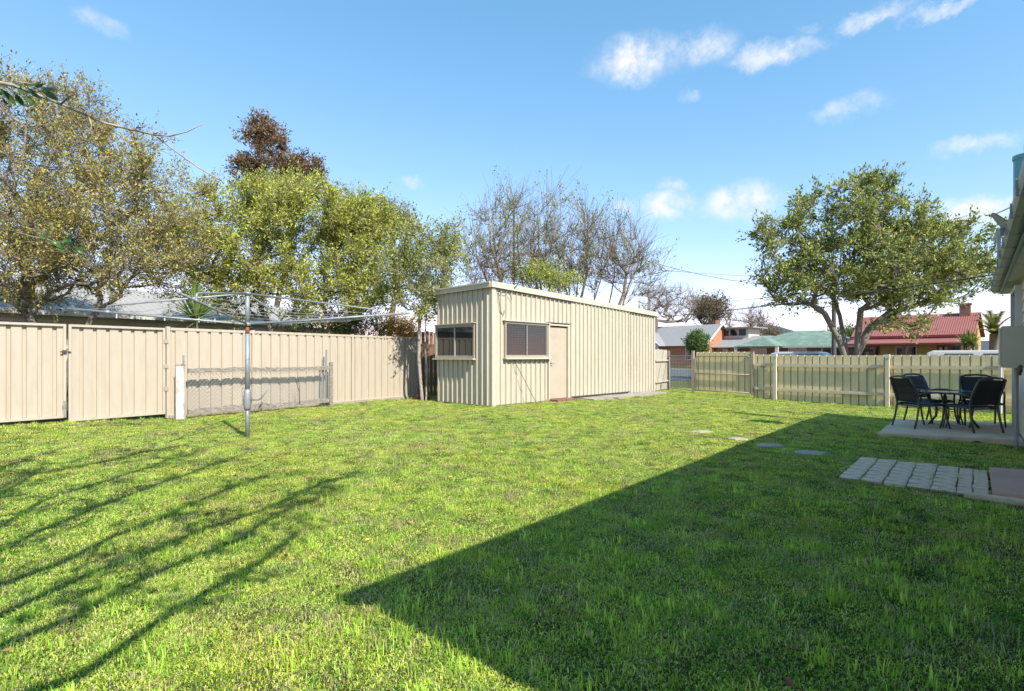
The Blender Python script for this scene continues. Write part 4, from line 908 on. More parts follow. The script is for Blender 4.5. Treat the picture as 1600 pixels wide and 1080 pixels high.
def trees():
    # crepe myrtle on the far left, beyond the fence
    def trunk_pts(px, Y, spreads, z1, z0=.1):
        b = np.array(at(px, HZ, Y)); b[2] = z0; L = []
        for dx, dy in spreads: L.append([b + (dx * .05, dy * .05, 0), b + (dx * .3, dy * .3, z1 * .5), b + (dx, dy, z1)])
        return tuple(b), L
    b, tr = trunk_pts(95, 13.2, ((-.9, .1), (.2, .5), (.9, -.2), (-.2, -.6)), 2.0, .14)
    def pods(cr, r, P, D):
        hi = P[P[:, 2] > 6.4]
        if len(hi): k = r.integers(0, len(hi), 900); leaves(cr, r, hi[k] + r.normal(size=(900, 3)) * .1, D[:900] * 0 + (0, 0, 1), .055, [(3, (.24, .07, .06)), (1, (.16, .07, .05))], .7)
    make_tree('crepe_myrtle', 'spreading olive and yellow leaved tree with reddish tips, behind the left gates', 'tree', 11, b, tr,
              [el(60, 300, 13.2, 190, 150, 2.6, 2.2), el(190, 330, 13.2, 120, 140, 2.2, 1.5), el(-80, 300, 13.2, 140, 160, 2.4, 1.2), el(70, 185, 13.2, 90, 60, 1.5, .5), el(150, 400, 12.8, 170, 70, 1.8, 1.0), el(30, 430, 12.8, 110, 60, 1.5, .7)],
              700, OLIVE, 90000, .066, .075, 'bark', ntw=5, tlen=.5, leafspread=.045, up=.35, shell=.25, extra=pods, leaf_frac=.8)
    # broad yellow-green tree behind the clothesline
    b, tr = trunk_pts(455, 17.6, ((-1.2, .2), (.2, .6), (1.3, -.1), (-.3, -.7)), 1.9, .1)
    make_tree('broad_tree', 'broad yellow-green leafy tree behind the clothesline and fence', 'tree', 12, b, tr,
              [el(455, 380, 17.6, 165, 95, 3.2, 3), el(475, 340, 17.6, 90, 58, 2., 1.3), el(340, 390, 17.2, 80, 95, 1.8, 1.2), el(590, 400, 17.6, 70, 80, 1.8, 1.1), el(415, 315, 17.8, 34, 34, 1., .4), el(560, 345, 17.8, 60, 40, 1.2, .6), el(450, 460, 16.6, 190, 40, 1.8, 1.2)],
              700, YGREEN, 105000, .085, .10, 'bark', ntw=5, tlen=.45, leafspread=.06, shell=.3, leaf_frac=.85)
    # rust coloured eucalypt rising behind it
    b, tr = trunk_pts(420, 31, ((-.3, 0), (.8, .3)), 6.5, 0)
    make_tree('rusty_eucalypt', 'tall rust brown leaved tree rising behind the broad tree', 'tree', 13, b, tr,
              [el(404, 208, 31, 26, 20, 1.0, .9), el(424, 226, 31, 22, 22, .9, .8), el(385, 272, 31, 22, 20, .9, .8), el(468, 268, 31, 36, 22, 1.1, 1.3), el(425, 262, 31, 40, 18, 1., .6)],
              120, RUST, 17000, .15, .16, 'bark_dark', ntw=4, tlen=.55, leafspread=.07, shell=.3)
    b, tr = trunk_pts(605, 34, ((0, 0), (.6, .3)), 6.2, 0)
    make_tree('brown_tree', 'small brownish tree top between the broad tree and the bare tree', 'tree', 14, b, tr,
              [el(600, 335, 34, 42, 16, 1.4, 1), el(625, 350, 34, 22, 14, 1., .5), el(570, 350, 34, 30, 18, 1., .6)], 70, RUST[1:] + GREEN[:2], 5000, .14, .18, 'bark_dark', ntw=3, tlen=.6)
    # slim tree against the shed end
    bx = np.array([-2.42, 15.15]); b = (bx[0], bx[1], 0.)
    tr = [[v3(bx, -.02), v3(bx + (.03, .02), .9), v3(bx + (-.04, .05), 1.8), v3(bx + (.02, .0), 2.5)], [v3(bx + (-.12, .08), -.02), v3(bx + (-.22, .1), 1.2), v3(bx + (-.2, .12), 2.2)]]
    make_tree('slim_tree', 'slim green tree with thin pale trunks against the left end of the shed', 'tree', 15, b, tr,
              [el(672, 440, 15.2, 38, 60, .7, 1.5), el(635, 440, 15.4, 38, 55, .7, 1.3), el(700, 385, 15.6, 32, 38, .7, .7), el(675, 480, 15.1, 24, 36, .5, .6), el(660, 375, 15.4, 45, 28, .7, .5)],
              130, GREEN, 13500, .075, .05, 'bark_pale', ntw=4, tlen=.4, leafspread=.05, shell=.0, rtip=.005)
    # bare tree behind the shed
    b0 = np.array(at(868, HZ, 25)); b0[2] = 0; b = tuple(b0); tr = []; rr = np.random.default_rng(160)
    for px, py in ((722, 372), (738, 335), (760, 308), (783, 300), (806, 312), (828, 296), (850, 288), (872, 300), (896, 318), (922, 330), (948, 338), (975, 372), (1000, 388), (1024, 402), (1040, 425), (770, 350), (840, 340), (910, 370), (985, 410)):
        e = np.array(at(px, py, 25)) + np.array([0, rr.normal() * 1.2, 0]); st = b0 + np.array([(px - 868) * .002, rr.normal() * .1, 0]); L = []
        for k in range(9):
            f = k / 8; q = st + (e - st) * f; q[0] += (e[0] - st[0]) * .30 * math.sin(math.pi * f) * (1 - f * .3); q += rr.normal(size=3) * .05 * (k > 0); L.append(q)
        tr.append(L)
    make_tree('bare_tree', 'large nearly leafless tree with upswept branches behind the shed', 'tree', 16, b, tr,
              [el(800, 385, 25, 75, 75, 2.2, 2.0), el(875, 385, 25, 70, 72, 2., 1.6), el(945, 400, 25, 60, 60, 1.8, 1.2), el(995, 428, 25, 40, 42, 1.5, .8), el(755, 405, 25, 40, 60, 1.4, .7), el(880, 430, 25, 120, 30, 2., 1.2)],
              330, GREEN[:3] + [(1, (.2, .15, .07))], 9000, .1, .075, 'bark_warm', ntw=5, tlen=1.35, trad=.0085, up=.55, leaf_frac=.2, leafspread=.06, shell=.0, rtip=.009, spread=.42, bend=.05, sep=.3, expo=.6)
    b = tuple(at(860, HZ, 22.5)); b = (b[0], b[1], 0.)
    make_tree('green_shrub', 'bright green shrub showing above the shed roof under the bare tree', 'shrub', 17, b, [[v3(b, 0), v3(b, 1.2), v3(b, 2.6)]],
              [el(845, 430, 22.5, 25, 14, .7, 1), el(880, 440, 22.5, 30, 14, .7, 1), el(862, 470, 22.5, 50, 30, 1., 1)], 60, YGREEN[:3] + GREEN[:2], 5500, .09, .07, 'bark', tlen=.35)
    # big tree on the street verge
    b, tr = trunk_pts(1332, 24.5, ((-.55, .1), (.3, -.1)), 3.1, 0)
    tr = [[np.array(b) + (-.12, 0, 0), np.array(b) + (-.28, 0, 1.0), np.array(b) + (-.55, .05, 1.9), np.array(b) + (-1.2, .1, 3.2)], [np.array(b) + (.12, 0, 0), np.array(b) + (.2, 0, 1.0), np.array(b) + (.25, 0, 2.2), np.array(b) + (.45, .1, 3.4)],
          [np.array(b) + (.2, .1, .0), np.array(b) + (.3, .1, 1.4), np.array(b) + (.9, .2, 2.5), np.array(b) + (1.9, .2, 3.3)], [np.array(b) + (-.05, .2, 0), np.array(b) + (-.1, .3, 1.6), np.array(b) + (-.1, .8, 3.2)]]
    make_tree('street_tree', 'large rounded green tree with forked trunk behind the street fence', 'tree', 18, b, tr,
              [el(1300, 350, 24.5, 78, 55, 2.2, 1.5), el(1395, 355, 24.5, 55, 40, 1.8, 1.1), el(1380, 440, 24.5, 110, 40, 2.4, 1.3), el(1345, 320, 24.5, 55, 42, 1.6, 1), el(1240, 400, 24.5, 58, 52, 1.8, 1.1), el(1330, 415, 24.5, 95, 55, 2.6, 2), el(1420, 400, 24.5, 85, 55, 2.2, 1.6), el(1490, 390, 24.5, 62, 42, 1.8, 1.0), el(1250, 450, 24.5, 60, 28, 1.6, .8), el(1430, 455, 24.5, 75, 30, 1.8, .9), el(1515, 430, 24.5, 42, 30, 1.2, .5), el(1405, 500, 23.8, 40, 22, 1., .3), el(1205, 365, 24.5, 25, 22, 1., .25), el(1375, 292, 24.5, 22, 12, .8, .2)],
              470, GREEN, 60000, .135, .17, 'bark', ntw=5, tlen=.6, trad=.008, leafspread=.06, aspect=.5, shell=.35, sep=.26, rtip=.010, expo=.55, bend=.12, leaf_frac=.8)
    # far trees across the street
    for i, (px, Y, ells, nt, lab, nl, ps) in enumerate((
        (1030, 72, [el(1020, 475, 72, 28, 30, 3, 1), el(1060, 478, 72, 30, 28, 3, 1)], 120, 'far leafless tree beside the right end of the shed roof', 0, 0),
        (1175, 78, [el(1160, 500, 78, 40, 20, 3, 1), el(1190, 510, 78, 25, 14, 3, .5)], 90, 'far leafless tree behind the brick house roof', 0, 0),
        (1108, 80, [el(1108, 488, 80, 24, 20, 3, 1)], 90, 'far dense dark brown tree behind the brick house chimney', 5000, 1),
        (1205, 90, [el(1195, 530, 90, 32, 10, 3, 1)], 60, 'far low brown tree mass left of the green roofed house', 3500, 1),
        (1310, 80, [el(1318, 532, 80, 16, 14, 3, 1)], 50, 'far dark green tree beside the power pole', 3500, 2))):
        b, tr = trunk_pts(px, Y, ((-.8, .2), (.7, -.2)), 2.6, 0)
        make_tree('far_tree', lab, 'tree', 30 + i, b, tr, ells, nt, (RUST[1:] + [(2, (.06, .05, .035))]) if ps == 1 else DKGREEN, nl, .34, .28, 'bark', 'far trees across the street', ntw=4, tlen=1.5, trad=.022, up=.5, leafspread=.3, shell=.0, rtip=.03, seglen=1.2)
    p = at(1088, HZ, 60); b = (p.x, p.y, 0.)
    make_tree('round_shrub', 'round dark green shrub in front of the orange brick house', 'shrub', 41, b, [[v3(b, 0), v3(b, .6), v3(b, 1.4)]], [el(1089, 538, 60, 15, 17, 1.2, 1)], 90, DKGREEN + [(1, (.16, .14, .04))], 6500, .2, .1, 'bark', tlen=.5, shell=.4)
    # bushes over the left fence by the shed
    p = at(632, HZ, 18.2); b = (p.x, p.y, 0.)
    make_tree('orange_bush', 'bush with orange yellow flowers over the fence beside the shed', 'shrub', 42, b, [[v3(b, 0), v3(b, .7), v3(b, 1.4)]], [el(630, 515, 18.2, 20, 10, .5, 1), el(620, 530, 18.2, 30, 16, .6, 1)], 60, [(3, (.75, .40, .02)), (2, (.6, .28, .03)), (2, (.16, .18, .04))], 3800, .07, .05, 'bark', tlen=.3)
    p = at(575, HZ, 18.0); b = (p.x, p.y, 0.)
    make_tree('dark_bush', 'low dark bush showing along the top of the left fence', 'shrub', 43, b, [[v3(b, 0), v3(b, .5), v3(b, 1.2)]], [el(570, 515, 18, 48, 20, .6, 1), el(500, 515, 18.4, 60, 16, .6, 1)], 90, DKGREEN + OLIVE[:3], 6500, .08, .06, 'bark', tlen=.4)
    # hedge across the street
    c = FN * 50 ; H = thing('hedge', 'low green hedge across the street, seen through the mesh gate', 'hedge', (c[0], c[1], 0)); r = np.random.default_rng(50); n = 9000
    t = r.uniform(-6, 26, n) ; q = np.stack([FN[0] * (50 + r.normal(size=n) * .35) + FD[0] * t, FN[1] * (50 + r.normal(size=n) * .35) + FD[1] * t, r.uniform(.05, 1.15, n) + .12 * np.sin(t * 1.7)], 1)
    mb = MB(); leaves(mb, r, q, r.normal(size=(n, 3)), .22, GREEN + DKGREEN, .6); mb.build('foliage', 'leaf', H)
    for k in range(8): mb = MB(); p = FN * 50 + FD * (-5 + k * 4); mb.tube([v3(p, 0), v3(p, .7)], .04, 5); mb.build('stem', 'bark_dark', H)
trees()

# tree behind the camera whose branches shade the lawn; one twig of it hangs into the picture
def near_tree():
    r = np.random.default_rng(77); B0 = np.array([-1.65, -.9, gz(-1.65, -.9)])
    T = thing('overhanging_tree', 'tree beside the camera with glossy leaved twigs hanging into the top left corner', 'tree', tuple(B0))
    tr = [[B0, B0 + (.05, .1, .8), B0 + (.15, .4, 1.7)]]
    fork = B0 + (.15, .4, 1.7); pos, par = [B0, B0 + (.05, .1, .8), fork], [-1, 0, 1]; tips = []
    boughs = [((-.78, .63, 3.0), (.0, .85, 4.1), (.75, 1.05, 5.1)), ((-.14, -.04, 3.0), (.6, .25, 3.8), (1.35, .6, 4.7)), ((-.35, .3, 3.1), (.7, .6, 4.2), (1.7, .95, 5.2)),
              ((-1.87, 1.7, 3.3), (-1.2, 1.85, 4.4), (-.45, 2.0, 5.6)), ((-2.5, 2.3, 3.8), (-1.8, 2.35, 4.6), (-1.0, 2.4, 5.6)), ((.0, -.15, 2.6), (.55, .0, 3.3), (1.1, .15, 4.0)),
              ((-1.35, 1.1, 3.1), (-.6, 1.3, 4.3), (.2, 1.55, 5.6)), ((-2.6, 1.3, 3.4), (-2.6, 1.5, 4.3), (-2.3, 1.7, 5.4)), ((-1.7, .2, 3.4), (-1.6, .5, 4.6), (-1.3, .7, 6.0))]
    for bo in boughs:
        prev = 2; q = [np.array(x, float) for x in bo]; line = []
        for a_, b_ in zip([fork] + q[:-1], q):
            n_ = max(2, int(np.linalg.norm(b_ - a_) / .35))
            for k in range(1, n_ + 1): line.append(a_ + (b_ - a_) * k / n_ + r.normal(size=3) * .03)
        for p_ in line: pos.append(p_); par.append(prev); prev = len(pos) - 1
        tips.append(prev)
    pos = np.array(pos)
    # hanging branch reaching into view from the left
    k = 2
    hang = [pos[k], np.array([-2.2, .4, 2.1]), np.array([-2.55, 1.3, 2.5]), np.array(at(-60, 118, 2.1)), np.array(at(20, 133, 2.2)), np.array(at(95, 163, 2.35)), np.array(at(165, 193, 2.45)), np.array(at(242, 211, 2.5)), np.array(at(275, 237, 2.5)), np.array(at(310, 262, 2.5)), np.array(at(346, 283, 2.5))]
    mb, rad = limb_mesh(pos, par, tips, .02, .085, .5); mb.build('trunk', 'bark', T, smooth=True)
    mb = MB(); mb.tube(hang, [.02, .016, .012, .008, .0065, .006, .0055, .0048, .0038, .003, .0022], 6); 
    for pts in ([(242, 211), (265, 213), (292, 206), (318, 193)], [(213, 200), (222, 199), (230, 195)], [(240, 210), (247, 207), (252, 209)], [(95, 163), (108, 151), (118, 148)], [(138, 180), (143, 196), (140, 215)], [(20, 133), (30, 128), (48, 131)]):
        mb.tube([np.array(at(x, y, 2.48 if x > 150 else 2.3)) for x, y in pts], np.linspace(.0042, .002, len(pts)), 5)
    mb.build('hanging_twig', 'bark_pale', T, smooth=True)
    tw = MB(); ids = [i for i in range(len(pos)) if pos[i][2] > 2.7]
    P, D = twigs(tw, r, [pos[i] for i in ids], [pos[i] - pos[par[i]] for i in ids], 3, .4, .006, .2, 3, .6); tw.build('twigs', 'bark', T)
    cr = MB(); n = 5200; k = r.integers(0, len(P), n); leaves(cr, r, P[k] + r.normal(size=(n, 3)) * .05, D[k], .08, DKGREEN, .4); cr.build('crown', 'leaf_gloss', T)
    # individually visible leaves on the twig
    def big_leaf(px, py, qx, qy, Y, w=.026):
        a = np.array(at(px, py, Y)); b = np.array(at(qx, qy, Y + r.normal() * .03)); d = b - a; L = np.linalg.norm(d); d /= L
        nn = np.array([r.normal() * .4, -1., .7]); s = np.cross(d, nn); s /= np.linalg.norm(s); nn = np.cross(s, d); V = []; Fc = []
        for i in range(7):
            f = i / 6; ww = w * math.sin(math.pi * min(1, f * .96 + .04)) ** .75 * (1.1 - .3 * f); c = a + d * L * f - nn * .012 * math.sin(math.pi * f)
            V += [c + s * ww / 2 + nn * ww * .22, c, c - s * ww / 2 + nn * ww * .22]
        for i in range(6):
            for j in range(2): Fc.append((i * 3 + j, i * 3 + j + 1, i * 3 + j + 4, i * 3 + j + 3))
        m = MB(); m.add(V, Fc); g = np.array([.05, .105, .025]) * (1 + r.normal() * .2); m.c = [np.tile(np.append(g, 1), (len(V), 1))]; return m.build('leaf', 'leaf_gloss', T, smooth=True)
    for q in ((-6, 124, 12, 136), (20, 133, 34, 134), (40, 134, 47, 125), (40, 134, 66, 126), (55, 136, 67, 128), (2, 140, 26, 166), (24, 148, 40, 168), (44, 138, 66, 155), (66, 137, 90, 139), (66, 140, 92, 157), (40, 150, 57, 165), (20, 142, 36, 146), (4, 152, 14, 163), (-20, 128, 4, 122), (-15, 138, 6, 148), (30, 140, 44, 144)):
        big_leaf(*q, 2.25 + r.normal() * .04)
    # second twig lower down
    pts = [(-40, 352), (20, 362), (60, 372), (100, 380), (128, 392)]; mb = MB(); mb.tube([hang[2]] + [np.array(at(x, y, 3.0)) for x, y in pts], [.01, .006, .005, .004, .003, .002], 5); mb.build('hanging_twig', 'bark', T, smooth=True)
    for q in ((60, 372, 78, 362), (80, 376, 96, 384), (95, 379, 113, 368), (100, 380, 122, 377), (110, 384, 132, 398), (118, 388, 138, 386), (70, 374, 58, 392), (88, 378, 100, 396), (104, 382, 108, 366)):
        big_leaf(*q, 3.0 + r.normal() * .05, .03)
near_tree()

# ------------------------------------------------------------------ sword leaved plants and palms
def yucca(name, label, px, Y, ztip, zc, n, L, w, cols, seed, heads=1):
    r = np.random.default_rng(seed); p = at(px, HZ, Y); z0 = gz(p.x, p.y); T = thing(name, label, 'plant', (p.x, p.y, z0), None)
    for h in range(heads):
        off = np.array([r.normal() * .25, r.normal() * .2]) if heads > 1 else np.zeros(2); zz = zc + (r.random() - .6) * .5 * (heads > 1)
        c = np.array([p.x + off[0], p.y + off[1]])
        mb = MB(); mb.tube([(p.x, p.y, z0), v3(c, zz * .6), v3(c, zz)], [.07, .06, .05], 8); mb.build('stem', 'bark', T)
        mb = MB(); V = []; mb.c = []
        for i in range(n):
            e = math.radians(r.uniform(-15, 88)); a = r.random() * 6.283; d = np.array([math.cos(a) * math.cos(e), math.sin(a) * math.cos(e), math.sin(e)]); l = L * r.uniform(.75, 1.05)
            s = np.cross(d, (0, 0, 1)); s /= np.linalg.norm(s) + 1e-9; dr = np.array([0, 0, -.12 * l * math.cos(e)]); o = np.array([c[0], c[1], zz - .1 + .2 * r.random()])
            P = [o, o + d * l * .5 + dr * .2, o + d * l + dr]; ww = w * r.uniform(.8, 1.2)
            mb.add([P[0] - s * ww * .4, P[0] + s * ww * .4, P[1] + s * ww * .5, P[1] - s * ww * .5, P[2]], [(0, 1, 2, 3), (3, 2, 4)])
            cc = palette(r, 1, cols)[0]; mb.c.append(np.tile(np.append(cc, 1), (5, 1)))
        mb.build('leaf_rosette', 'leaf_gloss', T)
YU = [(4, (.13, .22, .05)), (3, (.22, .30, .07)), (2, (.07, .12, .03)), (1, (.4, .36, .14))]
yucca('yucca', 'spiky yucca over the left fence behind the clothesline post', 306, 12.6, 2.4, 2.1, 130, 1.0, .04, YU, 60)
yucca('yucca', 'spiky yucca over the left fence to the right of the clothesline', 556, 17.2, 2.6, 2.3, 130, 1.1, .05, YU, 61)
yucca('yucca', 'bushy yucca in front of the red roofed house', 1513, 30.0, 3.0, 2.0, 70, .75, .06, [(3, (.24, .30, .05)), (2, (.38, .36, .08)), (2, (.10, .15, .03))], 62, 4)
def date_palm():
    r = np.random.default_rng(63); p = at(1553, HZ, 46); T = thing('date_palm', 'date palm with arching fronds beside the red roofed house', 'palm', (p.x, p.y, 0)); z = 3.2
    mb = MB(); mb.tube([(p.x, p.y, 0), (p.x, p.y, z)], [.35, .3], 10); mb.build('trunk', 'bark', T)
    for i in range(26):
        a = r.random() * 6.283; e = math.radians(r.uniform(5, 80)); L = 2.1; pts = [np.array([p.x, p.y, z])]; d = np.array([math.cos(a) * math.cos(e), math.sin(a) * math.cos(e), math.sin(e)])
        for k in range(7): pts.append(pts[-1] + d * L / 7); d = d + np.array([0, 0, -.16]); d /= np.linalg.norm(d)
        mb = MB(); mb.tube(pts, np.linspace(.03, .008, 8), 4, False); mb.c = [np.tile((.2, .2, .06, 1.), (mb.n, 1))]
        P = []; Dd = []
        for k in range(1, 8):
            for f in (0, .33, .66):
                q = pts[k - 1] + (pts[k] - pts[k - 1]) * f; t = pts[k] - pts[k - 1]; s = np.cross(t, (0, 0, 1)); s /= np.linalg.norm(s) + 1e-9
                for sg in (-1, 1):
                    tip = q + s * sg * .34 + t / np.linalg.norm(t) * .2 + (0, 0, -.05); b = mb.n; u = t / np.linalg.norm(t) * .06
                    mb.add([q - u, q + u, tip], [(0, 1, 2)]); mb.c.append(np.tile(np.append(palette(r, 1, [(3, (.10, .15, .04)), (1, (.3, .24, .06))])[0], 1), (3, 1)))
        mb.build('frond', 'leaf', T)
date_palm()

# ------------------------------------------------------------------ buildings beyond the fences
def frame_house(name, label, c, ax, L, Wd, ze, zr, wallm, roofm, kind='gable', ov=.45, z0=0., rib=.25):
    """rectangular house, c = centre, ax = ridge direction; returns empty and local->world function"""
    ax = np.array(ax) / np.linalg.norm(ax); n = np.array([-ax[1], ax[0]]); c = np.array(c)
    T = thing(name, label, 'house', (c[0], c[1], z0)); f = lambda u, v, z: v3(c + ax * u + n * v, z)
    h, w = L / 2, Wd / 2; mb = MB()
    if kind == 'gable':
        V = [f(-h, -w, z0), f(h, -w, z0), f(h, w, z0), f(-h, w, z0), f(-h, -w, ze), f(h, -w, ze), f(h, w, ze), f(-h, w, ze), f(-h, 0, zr - .08), f(h, 0, zr - .08)]
        mb.add(V, [(0, 1, 5, 4), (2, 3, 7, 6), (1, 2, 6, 9, 5), (3, 0, 4, 8, 7)])
    else: mb.add([f(-h, -w, z0), f(h, -w, z0), f(h, w, z0), f(-h, w, z0), f(-h, -w, ze), f(h, -w, ze), f(h, w, ze), f(-h, w, ze)], [(0, 1, 5, 4), (1, 2, 6, 5), (2, 3, 7, 6), (3, 0, 4, 7)])
    mb.build('wall', wallm, T)
    sl = (zr - ze) / w; H, W_ = h + ov, w + ov; zo = ze - sl * ov; rd = H if kind == 'gable' else max(H - W_, .3)
    mb = MB()
    for s in (-1, 1):                                              # corrugated slopes
        m = max(2, int(2 * H / rib)); V = []
        for i in range(2 * m + 1):
            u = -H + 2 * H * i / (2 * m); b = .035 * (i % 2); ur = max(-rd, min(rd, u)); k = 1.
            if abs(u) > rd: k = max(0., (H - abs(u)) / (H - rd)); V += [f(u, s * W_, zo + b), f(u, s * W_ * (1 - k), zo + (zr - zo) * k + b)]
            else: V += [f(u, s * W_, zo + b), f(u, 0, zr + b)]
        mb.add(V, [(2 * i, 2 * i + 2, 2 * i + 3, 2 * i + 1) for i in range(2 * m)])
    if kind != 'gable':
        for s in (-1, 1):
            m = max(2, int(2 * W_ / rib)); V = []
            for i in range(2 * m + 1):
                v = -W_ + 2 * W_ * i / (2 * m); b = .035 * (i % 2); k = 1 - abs(v) / W_; V += [f(s * H, v, zo + b), f(s * (H - (H - rd) * k), v, zo + (zr - zo) * k + b)]
            mb.add(V, [(2 * i, 2 * i + 2, 2 * i + 3, 2 * i + 1) for i in range(2 * m)])
    rf = mb.build('roof', roofm, T)
    return T, f, rf, (H, W_, zo)
def add_window(T, f, side, u, z0, z1, w, v, fm='paint_white', gm='glass_dark', axis='u'):
    g = (lambda a, o, z: f(a, v + o, z)) if axis == 'u' else (lambda a, o, z: f(v + o, a, z))
    def slab(a0, a1, zz0, zz1, o0, o1): m = MB(); m.add([g(a, o, z) for z in (zz0, zz1) for o in (o0, o1) for a in (a0, a1)], [(0, 1, 3, 2), (4, 6, 7, 5), (0, 4, 5, 1), (2, 3, 7, 6), (0, 2, 6, 4), (1, 5, 7, 3)]); return m
    s = side; fr = MB()
    for a0, a1, b0, b1 in ((u - w / 2 - .09, u - w / 2, z0 - .09, z1 + .09), (u + w / 2, u + w / 2 + .09, z0 - .09, z1 + .09), (u - w / 2, u + w / 2, z0 - .09, z0), (u - w / 2, u + w / 2, z1, z1 + .09), (u - .03, u + .03, z0, z1)):
        q = slab(a0, a1, b0, b1, 0, s * .07); fr.add(q.v[0], q.f)
    W_ = fr.build('window', fm, T); slab(u - w / 2, u + w / 2, z0, z1, s * .005, s * .03).build('pane', gm, W_)
def buildings():
    # neighbour on the left
    a = np.array([-14.1, 16.5]); b = np.array([-12.0, 19.3]); d = (b - a) / np.linalg.norm(b - a); nl = np.array([-d[1], d[0]])
    c = a + d * 4.0 + nl * 4.0
    T, f, rf, (H, W_, zo) = frame_house('neighbour_house', 'pale metal roofed house half hidden by trees behind the left fence', c, d, 15, 7.2, 2.75, 3.9, 'wall_cream', 'roof_white', 'hip', .45)
    for u in (-4.5, -1.2, 2.2, 5.2): add_window(T, f, -1, u, 1.3, 2.3, 1.3, -3.6)
    m = MB(); m.beam(f(-H, -W_ - .03, zo - .03), f(H, -W_ - .03, zo - .03), .1, .13); m.build('gutter', 'paint_white', T)
    # white shade sail over the fence end by the shed
    p = [at(624, 523, 18.6), at(656, 517, 18.9), at(656, 533, 19.6), at(630, 532, 19.4)]; S_ = thing('shade_sail', 'small white shade sail over the fence end beside the shed', 'shade sail', (p[0].x, p[0].y, 0))
    m = MB(); m.add([tuple(q) for q in p] + [(q.x, q.y, q.z - .02) for q in p], [(0, 1, 2, 3), (7, 6, 5, 4), (0, 4, 5, 1), (1, 5, 6, 2), (2, 6, 7, 3), (3, 7, 4, 0)]); m.build('sail', 'roof_white', S_)
    for q in p: m = MB(); m.tube([(q.x, q.y, 0), (q.x, q.y, q.z - .01)], .025, 6); m.build('pole', 'galv', S_)
    # orange brick house with grey roof
    def on(px, p): u = (px - 800) / F; Y = p / (FN[0] * u + FN[1]); return np.array([u * Y, Y])
    A = on(1035, 62); B = on(1122, 60); ctr = on(1068, 64)
    T, f, rf, (H, W_, zo) = frame_house('brick_house', 'orange brick house with grey iron roof across the street, right of the shed', ctr, FD, 9.6, 8.0, 2.75, 5.2, 'brick_orange', 'roof_grey', 'gable', .4)
    e = f(4.8, 0, 0)
    # porch gable with white battens
    for u0 in (-2.3,):
        m = MB(); V = [f(u0 - 1.9, -5.6, 2.55), f(u0 + 1.9, -5.6, 2.55), f(u0, -5.6, 3.95)]; m.add(V + [x + v3(np.array([0, 0]), 0) + (f(0, .06, 0) - f(0, 0, 0)) for x in V], [(0, 1, 2), (5, 4, 3), (0, 3, 4, 1), (1, 4, 5, 2), (2, 5, 3, 0)]); g = m.build('porch_gable', 'paint_dark', T)
        for k in range(-6, 7):
            h = 1.4 * (1 - abs(k) * .28 / 1.9); 
            if h > .15: m = MB(); m.add([f(u0 + k * .28 + dx, -5.6 - dy, z) for z in (2.55, 2.55 + h) for dy in (.005, .05) for dx in (-.06, .06)], [(0, 1, 3, 2), (4, 6, 7, 5), (0, 4, 5, 1), (2, 3, 7, 6), (0, 2, 6, 4), (1, 5, 7, 3)]); m.build('batten', 'paint_white', g)
        for s in (-1, 1): m = MB(); m.beam(f(u0 + s * 2.2, -5.62, 2.5), f(u0, -5.62, 4.12), .14, .16); m.build('bargeboard', 'paint_white', T)
        m = MB(); m.beam(f(u0 - 2.1, -5.63, 2.52), f(u0 + 2.1, -5.63, 2.52), .12, .14); m.build('porch_beam', 'paint_white', T)
        m = MB()
        for s in (-1, 1): m.add([f(u0 + s * 2.3, -5.75, 2.5), f(u0, -5.75, 4.2), f(u0, -2.2, 4.2), f(u0 + s * 2.3, -4.2, 2.5)], [(0, 1, 2, 3)])
        m.build('porch_roof', 'roof_grey', T)
        for s in (-1, 1): m = MB(); m.beam(f(u0 + s * 1.8, -5.5, 0), f(u0 + s * 1.8, -5.5, 2.5), .28, .28); m.build('porch_post', 'paint_white', T)
    for u in (-3.6, -1.5, 3.2): add_window(T, f, -1, u, .9, 2.2, 1.3, -4.0)
    add_window(T, f, 1, -1.2, 1.0, 2.3, 1.0, 4.8, axis='v'); add_window(T, f, 1, 2.0, 1.0, 2.3, 1.0, 4.8, axis='v')
    for s in (-1, 1): m = MB(); m.beam(f(H + .03, s * W_, zo), f(H + .03, 0, 5.25), .08, .24); m.build('bargeboard', 'paint_white', T)
    m = MB(); m.box(f(4.2, .6, 5.0), (.6, .5, 1.4)); m.build('chimney', 'brick_red', T)
    # long low wing with clerestory, right of it
    ctr = on(1178, 66); T, f, rf, (H, W_, zo) = frame_house('brick_house', 'low brick house with grey roof and white clerestory windows behind the orange one', ctr, FD, 11, 7, 2.5, 3.7, 'brick_orange', 'roof_grey', 'hip', .6)
    for u in (-4.2, -2.2, -.2, 1.8, 3.9): add_window(T, f, -1, u, .9, 2.1, 1.1, -3.5)
    m = MB(); m.box(f(-2.6, .8, 4.0), (4.6, 3.2, 1.3), (v3(FD, 0), v3(FN, 0), (0, 0, 1))); u_ = m.build('clerestory', 'wall_cream', T)
    for k in range(4): m = MB(); m.box(f(-4.2 + k * 1.05, -.83, 4.15), (.85, .05, .75), (v3(FD, 0), v3(FN, 0), (0, 0, 1))); m.build('pane', 'paint_dark' if k % 2 else 'glass_dark', u_)
    m = MB(); m.add([f(x, y, z) for z in (4.66, 4.8) for y in (-1.5, 3.) for x in (-5.6, .5)], [(0, 1, 3, 2), (4, 6, 7, 5), (0, 4, 5, 1), (2, 3, 7, 6), (0, 2, 6, 4), (1, 5, 7, 3)]); m.build('clerestory_roof', 'roof_grey', T)
    # green hipped roof
    ctr = on(1262, 63); T, f, rf, (H, W_, zo) = frame_house('green_roofed_house', 'low brown brick house with green hipped iron roof across the street', ctr, FD, 11, 8, 2.42, 4.0, 'brick_brown', 'roof_green', 'hip', .5)
